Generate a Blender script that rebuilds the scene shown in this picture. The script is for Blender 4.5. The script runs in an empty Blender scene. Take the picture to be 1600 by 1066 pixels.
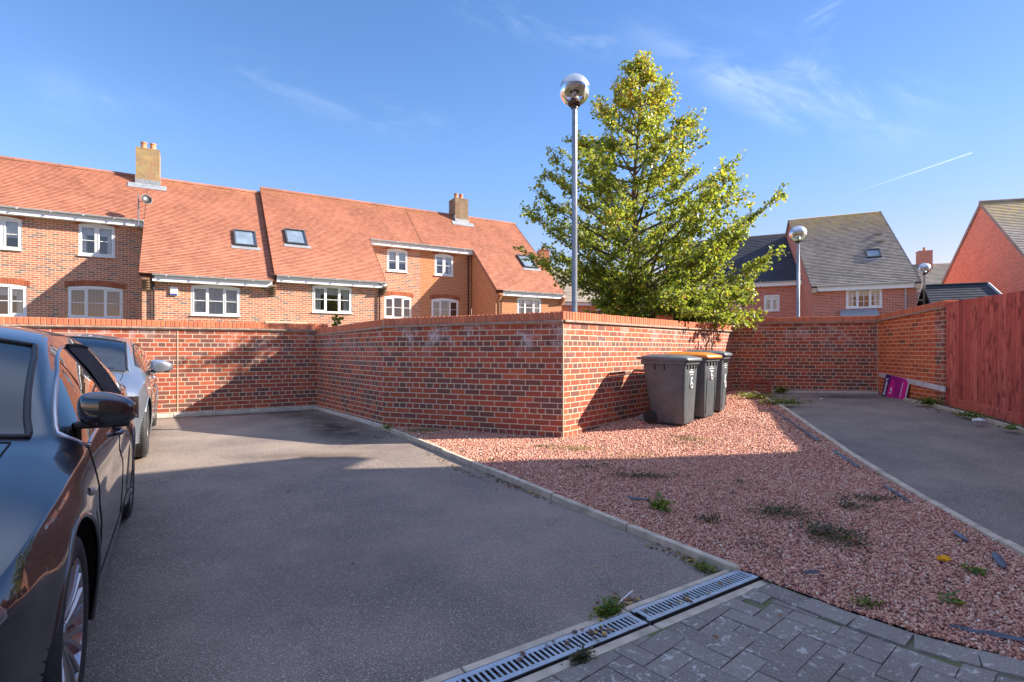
import bpy, bmesh, math, random
import numpy as np
from mathutils import Vector, Matrix, noise as mnoise
random.seed(7); rng = np.random.default_rng(11)
R = math.radians; PI = math.pi
scene = bpy.context.scene; COL = scene.collection
def V(*a): return Vector(a)

# ---------------------------------------------------------------- objects
ORG = {}
def thing(name, label, cat, loc=(0, 0, 0), rotz=0, group=None):
    o = bpy.data.objects.new(name, None); COL.objects.link(o)
    o.empty_display_size = .2
    o.location = loc; o.rotation_euler = (0, 0, rotz)
    o['label'] = label; o['category'] = cat
    if group: o['group'] = group
    ORG[o.name] = Vector(loc) if rotz == 0 else Vector((0, 0, 0))
    return o
def tag(o, label=None, cat=None, group=None, kind=None):
    if label: o['label'] = label
    if cat: o['category'] = cat
    if group: o['group'] = group
    if kind: o['kind'] = kind
    return o
def clone(root, name=None):
    r = root.copy(); COL.objects.link(r)
    for ch in list(root.children):
        c = ch.copy(); COL.objects.link(c); c.parent = r
        for g in ch.children:
            d = g.copy(); COL.objects.link(d); d.parent = c
    return r
class MB:
    def __init__(s): s.v = []; s.f = []; s.uv = []; s.mi = []
    def poly(s, pts, uv=None, mi=0):
        b = len(s.v); s.v += [tuple(p) for p in pts]; s.f.append(tuple(range(b, b + len(pts))))
        s.uv.append(uv or [(0, 0)] * len(pts)); s.mi.append(mi)
    def box(s, o, ax, ay, az, sx, sy, sz, mi=0, skip=()):
        """o = centre of box; ax,ay,az unit axes; full sizes"""
        o = Vector(o); ax = Vector(ax) * sx / 2; ay = Vector(ay) * sy / 2; az = Vector(az) * sz / 2
        c = [o + ax * i + ay * j + az * k for k in (-1, 1) for j in (-1, 1) for i in (-1, 1)]
        b = len(s.v); s.v += [tuple(p) for p in c]
        for n, q in enumerate(((0, 2, 3, 1), (4, 5, 7, 6), (0, 1, 5, 4), (2, 6, 7, 3), (0, 4, 6, 2), (1, 3, 7, 5))):
            if n in skip: continue
            s.f.append(tuple(b + i for i in q)); s.mi.append(mi)
            d = (sx, sy) if n < 2 else ((sx, sz) if n < 4 else (sz, sy) if n == 4 else (sy, sz))
            s.uv.append([(0, 0), (d[0], 0), d, (0, d[1])])
    def bx(s, x0, x1, y0, y1, z0, z1, mi=0):
        s.box(((x0 + x1) / 2, (y0 + y1) / 2, (z0 + z1) / 2), (1, 0, 0), (0, 1, 0), (0, 0, 1), abs(x1 - x0), abs(y1 - y0), abs(z1 - z0), mi)
    def tube(s, pts, r, n=8, cap=True, mi=0):
        pts = [Vector(p) for p in pts]; rs = r if isinstance(r, (list, tuple)) else [r] * len(pts)
        rings = []; up = None
        for i, p in enumerate(pts):
            t = (pts[min(i + 1, len(pts) - 1)] - pts[max(i - 1, 0)])
            if t.length < 1e-9: t = Vector((0, 0, 1))
            t.normalize()
            if up is None: up = Vector((0, 0, 1)) if abs(t.z) < .9 else Vector((1, 0, 0))
            a = t.cross(up)
            if a.length < 1e-6: a = t.cross(Vector((1, .3, 0)))
            a.normalize(); c = a.cross(t).normalized(); up = c
            b = len(s.v)
            for k in range(n):
                an = 2 * PI * k / n; s.v.append(tuple(p + (a * math.cos(an) + c * math.sin(an)) * rs[i]))
            rings.append(b)
        for i in range(len(rings) - 1):
            for k in range(n):
                s.f.append((rings[i] + k, rings[i] + (k + 1) % n, rings[i + 1] + (k + 1) % n, rings[i + 1] + k)); s.uv.append([(0, 0)] * 4); s.mi.append(mi)
        if cap:
            s.f.append(tuple(rings[0] + k for k in reversed(range(n)))); s.uv.append([(0, 0)] * n); s.mi.append(mi)
            s.f.append(tuple(rings[-1] + k for k in range(n))); s.uv.append([(0, 0)] * n); s.mi.append(mi)
    def lathe(s, c, prof, n=32, axis=(0, 0, 1), mi=0):
        """prof: list of (r, h) along axis"""
        c = Vector(c); ax = Vector(axis).normalized()
        a = ax.orthogonal().normalized(); b2 = ax.cross(a)
        rings = []
        for r, h in prof:
            b = len(s.v)
            for k in range(n):
                an = 2 * PI * k / n; s.v.append(tuple(c + ax * h + (a * math.cos(an) + b2 * math.sin(an)) * r))
            rings.append(b)
        for i in range(len(rings) - 1):
            for k in range(n):
                s.f.append((rings[i] + k, rings[i] + (k + 1) % n, rings[i + 1] + (k + 1) % n, rings[i + 1] + k)); s.uv.append([(0, 0)] * 4); s.mi.append(mi)
    def build(s, name, mat, parent=None, smooth=False, world=True, weld=False, angle=None):
        me = bpy.data.meshes.new(name)
        off = Vector((0, 0, 0))
        p = parent
        while p is not None and p.parent is not None: p = p.parent
        if p is not None and world: off = ORG.get(p.name, off)
        v = s.v if off.length == 0 else [(a - off.x, b - off.y, c - off.z) for a, b, c in s.v]
        me.from_pydata(v, [], s.f)
        ul = me.uv_layers.new(name='UVMap')
        flat = [c for u in s.uv for p2 in u for c in p2]
        ul.data.foreach_set('uv', flat)
        mats = mat if isinstance(mat, (list, tuple)) else [mat]
        for m in mats: me.materials.append(m)
        if len(mats) > 1: me.polygons.foreach_set('material_index', s.mi)
        if smooth: me.polygons.foreach_set('use_smooth', [True] * len(me.polygons))
        me.update()
        if weld or angle:
            bm = bmesh.new(); bm.from_mesh(me); bmesh.ops.remove_doubles(bm, verts=bm.verts, dist=1e-4)
            if angle:
                for e in bm.edges:
                    if len(e.link_faces) == 2 and e.calc_face_angle(0) > R(angle): e.smooth = False
            bmesh.ops.recalc_face_normals(bm, faces=bm.faces)
            bm.to_mesh(me); bm.free()
        o = bpy.data.objects.new(name, me); COL.objects.link(o)
        if parent is not None: o.parent = parent
        return o
def bevel(o, w=.004, seg=2, ang=35):
    m = o.modifiers.new('bevel', 'BEVEL'); m.width = w; m.segments = seg; m.limit_method = 'ANGLE'; m.angle_limit = R(ang)
    return o

# ---------------------------------------------------------------- materials
class NT:
    def __init__(s, name):
        s.m = bpy.data.materials.new(name); s.m.use_nodes = True; s.t = s.m.node_tree; s.t.nodes.clear()
        s.out = s.t.nodes.new('ShaderNodeOutputMaterial')
    def n(s, typ, **k):
        nd = s.t.nodes.new(typ)
        for a, b in k.items():
            if a in ('inp',): continue
            setattr(nd, a, b)
        for a, b in (k.get('inp') or {}).items():
            s.set(nd, a, b)
        return nd
    def set(s, nd, a, b):
        sock = nd.inputs[a]
        if isinstance(b, bpy.types.NodeSocket): s.t.links.new(b, sock)
        else: sock.default_value = b
    def math(s, op, a, b=None, c=None, clamp=False):
        nd = s.n('ShaderNodeMath', operation=op, use_clamp=clamp); s.set(nd, 0, a)
        if b is not None: s.set(nd, 1, b)
        if c is not None: s.set(nd, 2, c)
        return nd.outputs[0]
    def mix(s, f, a, b, blend='MIX'):
        nd = s.n('ShaderNodeMix', data_type='RGBA', blend_type=blend); s.set(nd, 'Factor', f)
        for k, x in ((6, a), (7, b)):
            if isinstance(x, bpy.types.NodeSocket): s.t.links.new(x, nd.inputs[k])
            else: nd.inputs[k].default_value = (*x, 1) if len(x) == 3 else x
        return nd.outputs[2]
    def noise(s, vec, scale, detail=3, rough=.55, dist=0):
        nd = s.n('ShaderNodeTexNoise', inp={'Scale': scale, 'Detail': detail, 'Roughness': rough, 'Distortion': dist})
        if vec is not None: s.t.links.new(vec, nd.inputs['Vector'])
        return nd.outputs['Fac']
    def ramp(s, f, stops, interp='LINEAR'):
        nd = s.n('ShaderNodeValToRGB'); nd.color_ramp.interpolation = interp
        el = nd.color_ramp.elements
        while len(el) < len(stops): el.new(.5)
        for e, (p, c) in zip(el, stops): e.position = p; e.color = (*c, 1) if len(c) == 3 else c
        s.t.links.new(f, nd.inputs[0]); return nd.outputs[0]
    def rng(s, f, a, b, c=0, d=1):
        nd = s.n('ShaderNodeMapRange', inp={1: a, 2: b, 3: c, 4: d}); s.t.links.new(f, nd.inputs[0]); return nd.outputs[0]
    def obj(s): return s.n('ShaderNodeTexCoord').outputs['Object']
    def uv(s): return s.n('ShaderNodeTexCoord').outputs['UV']
    def pos(s): return s.n('ShaderNodeNewGeometry').outputs['Position']
    def bump(s, h, strength=.5, dist=.01, normal=None):
        nd = s.n('ShaderNodeBump', inp={'Strength': strength, 'Distance': dist, 'Height': h})
        if normal is not None: s.t.links.new(normal, nd.inputs['Normal'])
        return nd.outputs[0]
    def bsdf(s, color, rough=.7, metal=0., normal=None, **k):
        nd = s.n('ShaderNodeBsdfPrincipled')
        for a, b in {'Base Color': color, 'Roughness': rough, 'Metallic': metal, **k}.items():
            if isinstance(b, tuple) and len(b) == 3 and a != 'Normal': b = (*b, 1)
            s.set(nd, a, b)
        if normal is not None: s.t.links.new(normal, nd.inputs['Normal'])
        return nd
    def done(s, sh):
        s.t.links.new(sh.outputs[0] if hasattr(sh, 'outputs') else sh, s.out.inputs[0]); return s.m
def simple(name, col, rough=.5, metal=0., var=.12, scale=8., bump=.0, bdist=.003, **k):
    t = NT(name); c = t.obj()
    n = t.noise(c, scale, 4)
    lo = tuple(x * (1 - var) for x in col); hi = tuple(min(1, x * (1 + var)) for x in col)
    colr = t.mix(t.rng(n, .3, .7), lo, hi)
    nm = t.bump(t.noise(c, scale * 12, 3), bump, bdist) if bump else None
    return t.done(t.bsdf(colr, rough, metal, nm, **k))
def brick(name, bond, reds, mortar, stain=None, soil=.25, bump=.5, headdark=True, hue=None, mort=.0062):
    """reds: colour stops over a per-brick random value. bond: 'garden' (3 stretcher courses to 1 header) or 'stretcher'"""
    t = NT(name); uv = t.uv()
    pz = t.pos()
    warp = t.n('ShaderNodeVectorMath', operation='SCALE'); nn = t.n('ShaderNodeTexNoise', inp={'Scale': 9.0, 'Detail': 2})
    t.t.links.new(pz, nn.inputs['Vector']); sub = t.n('ShaderNodeVectorMath', operation='SUBTRACT'); t.t.links.new(nn.outputs['Color'], sub.inputs[0]); sub.inputs[1].default_value = (.5, .5, .5)
    t.t.links.new(sub.outputs[0], warp.inputs[0]); warp.inputs['Scale'].default_value = .007
    add = t.n('ShaderNodeVectorMath', operation='ADD'); t.t.links.new(uv, add.inputs[0]); t.t.links.new(warp.outputs[0], add.inputs[1])
    u = add.outputs[0]
    def bt(w, off):
        b = t.n('ShaderNodeTexBrick', offset=off, offset_frequency=2, inp={'Color1': (0, 0, 0, 1), 'Color2': (1, 1, 1, 1), 'Mortar': (.5, .5, .5, 1), 'Scale': 1., 'Mortar Size': mort, 'Mortar Smooth': .15, 'Bias': 0., 'Brick Width': w, 'Row Height': .075})
        t.t.links.new(u, b.inputs['Vector']); return b
    A = bt(.225, .5); val = A.outputs['Color']; fac = A.outputs['Fac']
    if bond == 'garden':
        B = bt(.1125, .5)
        sp = t.n('ShaderNodeSeparateXYZ'); t.t.links.new(u, sp.inputs[0])
        row = t.math('FLOOR', t.math('DIVIDE', sp.outputs[1], .075))
        h = t.math('LESS_THAN', t.math('FLOORED_MODULO', row, 4.), .5)
        val = t.mix(h, A.outputs['Color'], B.outputs['Color'])
        fac = t.mix(h, A.outputs['Fac'], B.outputs['Fac'])
        if headdark:
            val = t.math('ADD', val, t.math('MULTIPLY', h, .24), clamp=True)
    bc = t.ramp(val, reds, 'LINEAR')
    fine = t.noise(pz, 60., 5, .7)
    bc = t.mix(t.rng(fine, .25, .75, 0, .35), bc, (.10, .05, .04), 'MIX')
    big = t.noise(pz, 1.3, 4, .6)
    bc = t.mix(t.rng(big, .35, .75, 0, soil), bc, tuple(x * .5 for x in reds[0][1]))
    if hue: bc = t.mix(t.rng(t.noise(pz, 3.1, 3), .4, .7, 0, .6), bc, hue)
    mc = t.mix(t.rng(t.noise(pz, 14., 4), .3, .7), tuple(x * .78 for x in mortar), mortar)
    col = t.mix(fac, bc, mc)
    if stain:   # lime bloom: pale patches with their own shapes
        zl, zh, amt = stain
        spz = t.n('ShaderNodeSeparateXYZ'); t.t.links.new(pz, spz.inputs[0])
        band = t.rng(spz.outputs[2], zl, zh)
        m = t.math('MULTIPLY', t.rng(t.noise(pz, 3.6, 6, .72), .50, .62), band)
        m2 = t.math('MULTIPLY', t.rng(t.noise(pz, 24., 4, .7), .30, .55), m)
        col = t.mix(t.math('MULTIPLY', m2, amt), col, (.62, .56, .56))
    hgt = t.math('ADD', t.math('MULTIPLY', t.math('SUBTRACT', 1., fac), 1.), t.math('MULTIPLY', fine, .35))
    return t.done(t.bsdf(col, .88, 0, t.bump(hgt, bump, .008), **{'Specular IOR Level': .25}))
RED = [(0, (0.564, 0.14, 0.0639)), (.35, (0.461, 0.102, 0.0523)), (.6, (0.372, 0.0845, 0.0523)), (.80, (0.244, 0.0906, 0.0639)), (1, (0.166, 0.0845, 0.0697))]
M = {}
M['wall_red'] = brick('boundary_brick', 'garden', RED, (.68, .57, .42), (.9, 1.5, .38))  # common red boundary brick with faint lime bloom, shared by most walls
M['wall_bloom'] = brick('boundary_brick_bloom', 'garden', RED, (.70, .585, .43), (1.02, 1.40, .95))
M['wall_orange'] = brick('orange_brick', 'stretcher', [(0, (0.807, 0.186, 0.06)), (.5, (0.667, 0.136, 0.048)), (.93, (0.527, 0.108, 0.048)), (1, (0.211, 0.101, 0.06))], (0.878, 0.546, 0.336), None, .2)
M['terrace'] = brick('terrace_brick', 'stretcher', [(0, (0.66, 0.264, 0.138)), (.5, (0.55, 0.198, 0.105)), (.75, (0.44, 0.154, 0.088)), (.9, (0.264, 0.154, 0.11)), (1, (0.198, 0.154, 0.132))], (0.858, 0.726, 0.572), None, .1, .4, mort=.0075)
M['terrace_orange'] = brick('terrace_orange_brick', 'stretcher', [(0, (.62, .23, .09)), (1, (.52, .175, .07))], (.74, .54, .36), None, .1, .4, mort=.0065)
M['grey_house'] = brick('rear_red_brick', 'stretcher', [(0, (0.679, 0.207, 0.136)), (1, (0.471, 0.141, 0.1))], (0.867, 0.622, 0.491), None, .1, .4)
M['gable_red'] = brick('gable_red_brick', 'stretcher', [(0, (0.844, 0.274, 0.173)), (1, (0.641, 0.196, 0.121))], (0.844, 0.666, 0.506), None, .1, .4)
M['chim_y'] = brick('chimney_lichen_brick', 'stretcher', [(0, (.40, .20, .10)), (.5, (.34, .24, .12)), (1, (.25, .20, .13))], (.42, .36, .26), None, .3, .4, hue=(.42, .33, .10))
M['chim_b'] = brick('chimney_brown_brick', 'stretcher', [(0, (.30, .14, .08)), (.5, (.24, .15, .09)), (1, (.18, .13, .09))], (.32, .26, .18), None, .3, .4, hue=(.30, .26, .15))
def perisland(name, cols, rough=.85, bump=.4, sc=40, dirt=(.1, .08, .06), amt=.3):
    t = NT(name); g = t.n('ShaderNodeNewGeometry')
    c = t.ramp(g.outputs['Random Per Island'], cols)
    f = t.noise(g.outputs['Position'], sc, 5, .7)
    c = t.mix(t.rng(f, .4, .8, 0, amt), c, dirt)
    c = t.mix(t.rng(t.noise(g.outputs['Position'], 2.1, 4), .45, .7, 0, amt), c, dirt)
    return t.done(t.bsdf(c, rough, 0, t.bump(f, bump, .004), **{'Specular IOR Level': .25}))
M['coping'] = perisland('coping_brick', [(0, (0.72, 0.228, 0.108)), (.5, (0.624, 0.186, 0.09)), (1, (0.528, 0.15, 0.078))], dirt=(0.3, 0.144, 0.096), amt=.25)
M['soldier'] = perisland('arch_brick', [(0, (.48, .15, .07)), (1, (.36, .10, .05))], amt=.2)
M['mortar'] = simple('mortar', (.46, .38, .30), .9, var=.25, bump=.4)
M['creasing'] = simple('tile_creasing', (.36, .25, .19), .9, var=.3, scale=14, bump=.5)
M['concrete'] = simple('edging_concrete', (.50, .41, .31), .9, var=.28, scale=9, bump=.6, bdist=.004)
M['concrete_pale'] = simple('plinth_concrete', (.50, .47, .41), .9, var=.2, scale=9, bump=.5)
M['white'] = simple('white_upvc', (.80, .80, .79), .35, var=.03)
M['white_dirty'] = simple('weathered_white_board', (.62, .58, .56), .6, var=.18, scale=6)
M['fascia'] = simple('fascia_white', (.86, .86, .86), .45, var=.06)
M['blackpipe'] = simple('black_gutter', (.02, .02, .024), .4, var=.2)
M['greypipe'] = simple('galvanised_post', (.28, .29, .31), .38, .75, var=.12, scale=14)
M['lead'] = simple('lead_flashing', (.30, .32, .34), .55, .3, var=.2, scale=7)
M['pot'] = simple('clay_pot', (.55, .25, .12), .8, var=.2)
M['band'] = simple('stone_band', (.55, .42, .28), .85, var=.12)
M['curtain'] = simple('curtain_cloth', (.86, .86, .80), .9, var=.05)
M['blind'] = simple('blind_slats', (.30, .30, .32), .7, var=.05)
M['room'] = simple('dark_room', (.03, .035, .045), .9)
M['cream_wall'] = simple('cream_render', (.7, .66, .58), .9)
def roofmat(name, cols, tw=.165, lichen=None, ramp_w=.1):
    t = NT(name); uv = t.uv(); pz = t.pos()
    b = t.n('ShaderNodeTexBrick', offset=.5, inp={'Color1': (0, 0, 0, 1), 'Color2': (1, 1, 1, 1), 'Mortar': (.3, .3, .3, 1), 'Scale': 1., 'Mortar Size': .006, 'Mortar Smooth': .3, 'Brick Width': tw, 'Row Height': ramp_w})
    t.t.links.new(uv, b.inputs['Vector'])
    c = t.ramp(b.outputs['Color'], cols)
    c = t.mix(t.math('MULTIPLY', b.outputs['Fac'], .7), c, tuple(x * .35 for x in cols[0][1]))  # tile joints darkened: shadow gaps between courses painted into the colour
    f = t.noise(pz, 9., 5, .7)
    c = t.mix(t.rng(f, .35, .8, 0, .35), c, tuple(x * .55 for x in cols[-1][1]))
    c = t.mix(t.rng(t.noise(pz, .9, 4, .6), .4, .75, 0, .35), c, tuple(min(1, x * 1.35) for x in cols[0][1]))
    if lichen:
        sp = t.n('ShaderNodeSeparateXYZ'); t.t.links.new(uv, sp.inputs[0])
        band = t.rng(sp.outputs[1], lichen[0], lichen[1])
        m = t.math('MULTIPLY', t.rng(t.noise(pz, 4., 6, .75), .34, .62), band)
        c = t.mix(t.math('MULTIPLY', m, lichen[3]), c, lichen[2])
    return t.done(t.bsdf(c, .85, 0, t.bump(f, .3, .006), **{'Specular IOR Level': .3}))
M['roof_red'] = roofmat('red_clay_tiles', [(0, (.56, .255, .165)), (.3, (.50, .22, .14)), (.7, (.455, .195, .122)), (1, (.37, .155, .10))], lichen=(6.0, 6.9, (0.474, 0.262, 0.0978), .5))
M['roof_grey'] = roofmat('grey_tiles', [(0, (0.478, 0.419, 0.35)), (.5, (0.385, 0.339, 0.289)), (1, (0.276, 0.25, 0.219))], lichen=(4.6, 7.0, (0.607, 0.428, 0.123), .75), ramp_w=.14, tw=.2)
M['roof_tan'] = roofmat('tan_tiles', [(0, (.38, .32, .25)), (1, (.28, .24, .2))], ramp_w=.2, tw=.3)
M['roof_slate'] = roofmat('dark_slates', [(0, (.05, .055, .07)), (1, (.03, .032, .045))], lichen=(5.0, 6.4, (.30, .22, .07), .6), ramp_w=.2, tw=.3)
def glassmat(name, tint=(.75, .82, .85), base=.08, rough=.0):
    t = NT(name)
    tr = t.n('ShaderNodeBsdfTransparent', inp={'Color': (*tint, 1)})
    gl = t.n('ShaderNodeBsdfGlossy', inp={'Color': (1, 1, 1, 1), 'Roughness': rough})
    fr = t.n('ShaderNodeFresnel', inp={'IOR': 1.5})
    f = t.math('ADD', t.math('MULTIPLY', fr.outputs[0], 1.2), base, clamp=True)
    mx = t.n('ShaderNodeMixShader'); t.t.links.new(f, mx.inputs[0]); t.t.links.new(tr.outputs[0], mx.inputs[1]); t.t.links.new(gl.outputs[0], mx.inputs[2])
    return t.done(mx)
M['glass'] = glassmat('window_glass', (.94, .96, .97), .10)
M['carglass'] = glassmat('tinted_car_glass', (.10, .12, .13), .16)
M['screenglass'] = glassmat('windscreen_glass', (.30, .46, .58), .03)
M['globeglass'] = glassmat('clear_globe', (.93, .96, .97), .02)

# ---------------------------------------------------------------- terrain
def sst(t): t = max(0., min(1., t)); return t * t * (3 - 2 * t)
def gz(x, y):
    h = -.14 * sst((9.0 - y) / 6.5)
    u = .5 * x + .5 * y
    return h + .24 * sst((u - 3.2) / 6.6)
def fill(poly, step, zoff, name, mat, jitter=0, uvs=False):
    bm = bmesh.new(); vs = [bm.verts.new((p[0], p[1], 0)) for p in poly]; bm.faces.new(vs)
    xs = [p[0] for p in poly]; ys = [p[1] for p in poly]
    for ax, lo, hi in ((0, min(xs), max(xs)), (1, min(ys), max(ys))):
        k = math.ceil(lo / step) * step
        while k < hi:
            co = (k, 0, 0) if ax == 0 else (0, k, 0); no = (1, 0, 0) if ax == 0 else (0, 1, 0)
            bmesh.ops.bisect_plane(bm, geom=bm.verts[:] + bm.edges[:] + bm.faces[:], plane_co=co, plane_no=no)
            k += step
    for v in bm.verts:
        z = zoff(v.co.x, v.co.y) if callable(zoff) else zoff
        v.co.z = gz(v.co.x, v.co.y) + z + (mnoise.noise(Vector((v.co.x * 1.7, v.co.y * 1.7, 3.1))) * jitter if jitter else 0)
    bmesh.ops.recalc_face_normals(bm, faces=bm.faces)
    me = bpy.data.meshes.new(name); bm.to_mesh(me); bm.free()
    if len(me.polygons) and me.polygons[0].normal.z < 0: me.flip_normals()
    me.polygons.foreach_set('use_smooth', [True] * len(me.polygons))
    me.materials.append(mat); o = bpy.data.objects.new(name, me); COL.objects.link(o); return o
def asphaltmat():
    t = NT('asphalt'); p = t.pos()
    vor = t.n('ShaderNodeTexVoronoi', inp={'Scale': 140., 'Randomness': 1.}); t.t.links.new(p, vor.inputs['Vector'])
    sp = t.n('ShaderNodeSeparateColor'); t.t.links.new(vor.outputs['Color'], sp.inputs[0])
    agg = t.ramp(sp.outputs[0], [(0, (0.175, 0.139, 0.121)), (.45, (0.291, 0.233, 0.189)), (.8, (0.436, 0.346, 0.278)), (1, (0.78, 0.68, 0.58))])
    dk = t.rng(vor.outputs['Distance'], .22, .56)
    agg = t.mix(dk, agg, (0.124, 0.1, 0.0895))
    agg = t.mix(t.rng(t.noise(p, .45, 6, .7, .8), .42, .66, 0, .30), agg, (0.097, 0.0818, 0.0774))
    n1 = t.noise(p, 1.1, 5, .62)
    agg = t.mix(t.rng(n1, .35, .7, 0, .42), agg, (0.436, 0.339, 0.262))
    n2 = t.noise(p, 28., 4, .7)
    agg = t.mix(t.rng(n2, .5, .75, 0, .35), agg, (0.19, 0.151, 0.126))
    # dark damp silt patches lying in the far corner and across the bay
    sep = t.n('ShaderNodeSeparateXYZ'); t.t.links.new(p, sep.inputs[0])
    def blob(cx, cy, rx, ry, ang):
        ca, sa = math.cos(ang), math.sin(ang)
        dx = t.math('SUBTRACT', sep.outputs[0], cx); dy = t.math('SUBTRACT', sep.outputs[1], cy)
        a = t.math('DIVIDE', t.math('ADD', t.math('MULTIPLY', dx, ca), t.math('MULTIPLY', dy, sa)), rx)
        b = t.math('DIVIDE', t.math('SUBTRACT', t.math('MULTIPLY', dy, ca), t.math('MULTIPLY', dx, sa)), ry)
        d = t.math('SQRT', t.math('ADD', t.math('MULTIPLY', a, a), t.math('MULTIPLY', b, b)))
        return t.rng(d, 1.0, .2)
    n3 = t.noise(p, 3.2, 6, .75)
    for cx, cy, rx, ry, an, am, c in ((-2.6, 7.9, 1.7, .55, -1.0, .95, (0.032, 0.0226, 0.0189)), (-3.6, 9.3, 1.2, .5, -.6, .8, (0.0436, 0.0301, 0.023)), (-2.2, 6.1, 1.2, .28, .05, .75, (0.102, 0.0729, 0.0525)),
                              (-4.6, 9.7, 2.6, .3, .5, .8, (0.0729, 0.0503, 0.0368)), (6.6, 10.6, .9, .5, -.2, .8, (0.0436, 0.0352, 0.0315)), (.2, 4.1, 1.5, 1.3, -1.0, .35, (0.32, 0.251, 0.21)), (-1.2, 3.2, 1.2, .9, 0, .35, (0.117, 0.0939, 0.0895))):
        m = t.math('MULTIPLY', t.math('MULTIPLY', blob(cx, cy, rx, ry, an), t.rng(n3, .32, .52)), am)
        agg = t.mix(m, agg, c)
    h = t.math('ADD', t.math('MULTIPLY', t.math('SUBTRACT', 1., vor.outputs['Distance']), 1.), t.math('MULTIPLY', sp.outputs[1], .4))
    return t.done(t.bsdf(agg, .8, 0, t.bump(h, .35, .005), **{'Specular IOR Level': .3}))
M['asphalt'] = asphaltmat()
def gravelbase():
    t = NT('gravel_bed'); p = t.pos()
    vor = t.n('ShaderNodeTexVoronoi', inp={'Scale': 70.}); t.t.links.new(p, vor.inputs['Vector'])
    sp = t.n('ShaderNodeSeparateColor'); t.t.links.new(vor.outputs['Color'], sp.inputs[0])
    c = t.ramp(sp.outputs[0], [(0, (.26, .09, .075)), (.4, (.44, .18, .145)), (.8, (.55, .27, .22)), (1, (.62, .44, .38))])
    c = t.mix(t.rng(vor.outputs['Distance'], .3, .7), c, (.05, .022, .02))
    return t.done(t.bsdf(c, .85, 0, t.bump(vor.outputs['Distance'], .8, -.012)))
M['gravelbed'] = gravelbase()
def stonemat():
    t = NT('red_gravel'); a = t.n('ShaderNodeAttribute', attribute_name='tone')
    c = t.ramp(a.outputs['Fac'], [(0, (.27, .095, .065)), (.3, (.50, .205, .14)), (.65, (.64, .315, .21)), (.93, (.72, .44, .31)), (1, (.76, .63, .52))])
    f = t.noise(t.pos(), 90, 3)
    c = t.mix(t.rng(f, .3, .75, 0, .25), c, (.70, .44, .35))
    return t.done(t.bsdf(c, .8, 0, None, **{'Specular IOR Level': .3}))
M['stones'] = stonemat()
M['earth'] = simple('bare_earth', (.09, .065, .045), .95, var=.35, scale=12, bump=.8, bdist=.01)
M['ground'] = simple('far_ground', (.11, .12, .07), .95, var=.3, scale=.3)

A_ = Vector((-9.25, 7.14)); B_ = Vector((-3.83, 10.5)); C_ = Vector((-1.92, 8.0)); D_ = Vector((.67, 7.0)); F_ = Vector((4.95, 11.98)); G_ = Vector((7.65, 11.2)); H_ = Vector((7.22, 8.96))
KL = [C_ + Vector((-.02, -.06)), Vector((.35, 4.5)), Vector((1.30, 3.06))]         # left kerb of gravel
KR = [Vector((5.32, 11.9)), Vector((4.45, 8.6)), Vector((3.74, 6.0)), Vector((3.16, 3.45)), Vector((2.62, 1.3))]
DR0 = Vector((1.36, 3.04)); DRD = Vector((-.835, -.55)).normalized()            # drain channel far end and direction
PE = [Vector((1.40, 2.88)), Vector((1.60, 2.58)), Vector((1.80, 2.35)), Vector((2.10, 2.14)), Vector((2.48, 1.97)), Vector((2.9, 1.85))]   # curved edge of paving
# far ground sheet
def ground_sheet():
    mb = MB(); xs = [-400, -120, -60, -30, -15, -8, -4, 0, 4, 8, 15, 30, 60, 120, 400]; ys = [-400, -120, -40, -15, -6, 0, 3, 6, 9, 12, 16, 25, 40, 80, 160, 400]
    def z(x, y): return gz(max(-15, min(15, x)), max(-10, min(14, y))) - .22
    for i in range(len(xs) - 1):
        for j in range(len(ys) - 1):
            q = [(xs[i], ys[j]), (xs[i + 1], ys[j]), (xs[i + 1], ys[j + 1]), (xs[i], ys[j + 1])]
            mb.poly([(a, b, z(a, b)) for a, b in q])
    tag(mb.build('ground', M['ground'], smooth=True), kind='structure')
ground_sheet()
dl = Vector((DR0.x, DR0.y)) + Vector((-.60, .83)) * .15
perp = Vector((DRD.y, -DRD.x))
dside = lambda k, off: DR0 + DRD * k + Vector((-.55, .835)) * off
tag(fill([(-14, 5.5), (-14, 9), tuple(A_ + Vector((-.3, .5))), tuple(B_ + Vector((.05, .1))), tuple(KL[0]), tuple(KL[1]), tuple(KL[2]), tuple(dside(.05, .13)), tuple(dside(6.5, .13)), (-14, -5)][::-1], .5, 0, 'driveway', M['asphalt']), kind='structure')
tag(fill([tuple(p) for p in KR] + [(2.7, .2), (6.0, .2), (6.25, 4.6), (6.72, 6.9), (7.3, 9.0), (7.75, 11.3), (5.3, 12.0)], .5, .0, 'parking_bay', M['asphalt']), kind='structure')
GP = [tuple(C_), tuple(D_ + Vector((.05, .05))), tuple(F_), (5.3, 11.9)] + [tuple(p) for p in KR] + [tuple(p) for p in PE[::-1]] + [tuple(DR0), tuple(KL[2]), tuple(KL[1])]
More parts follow.
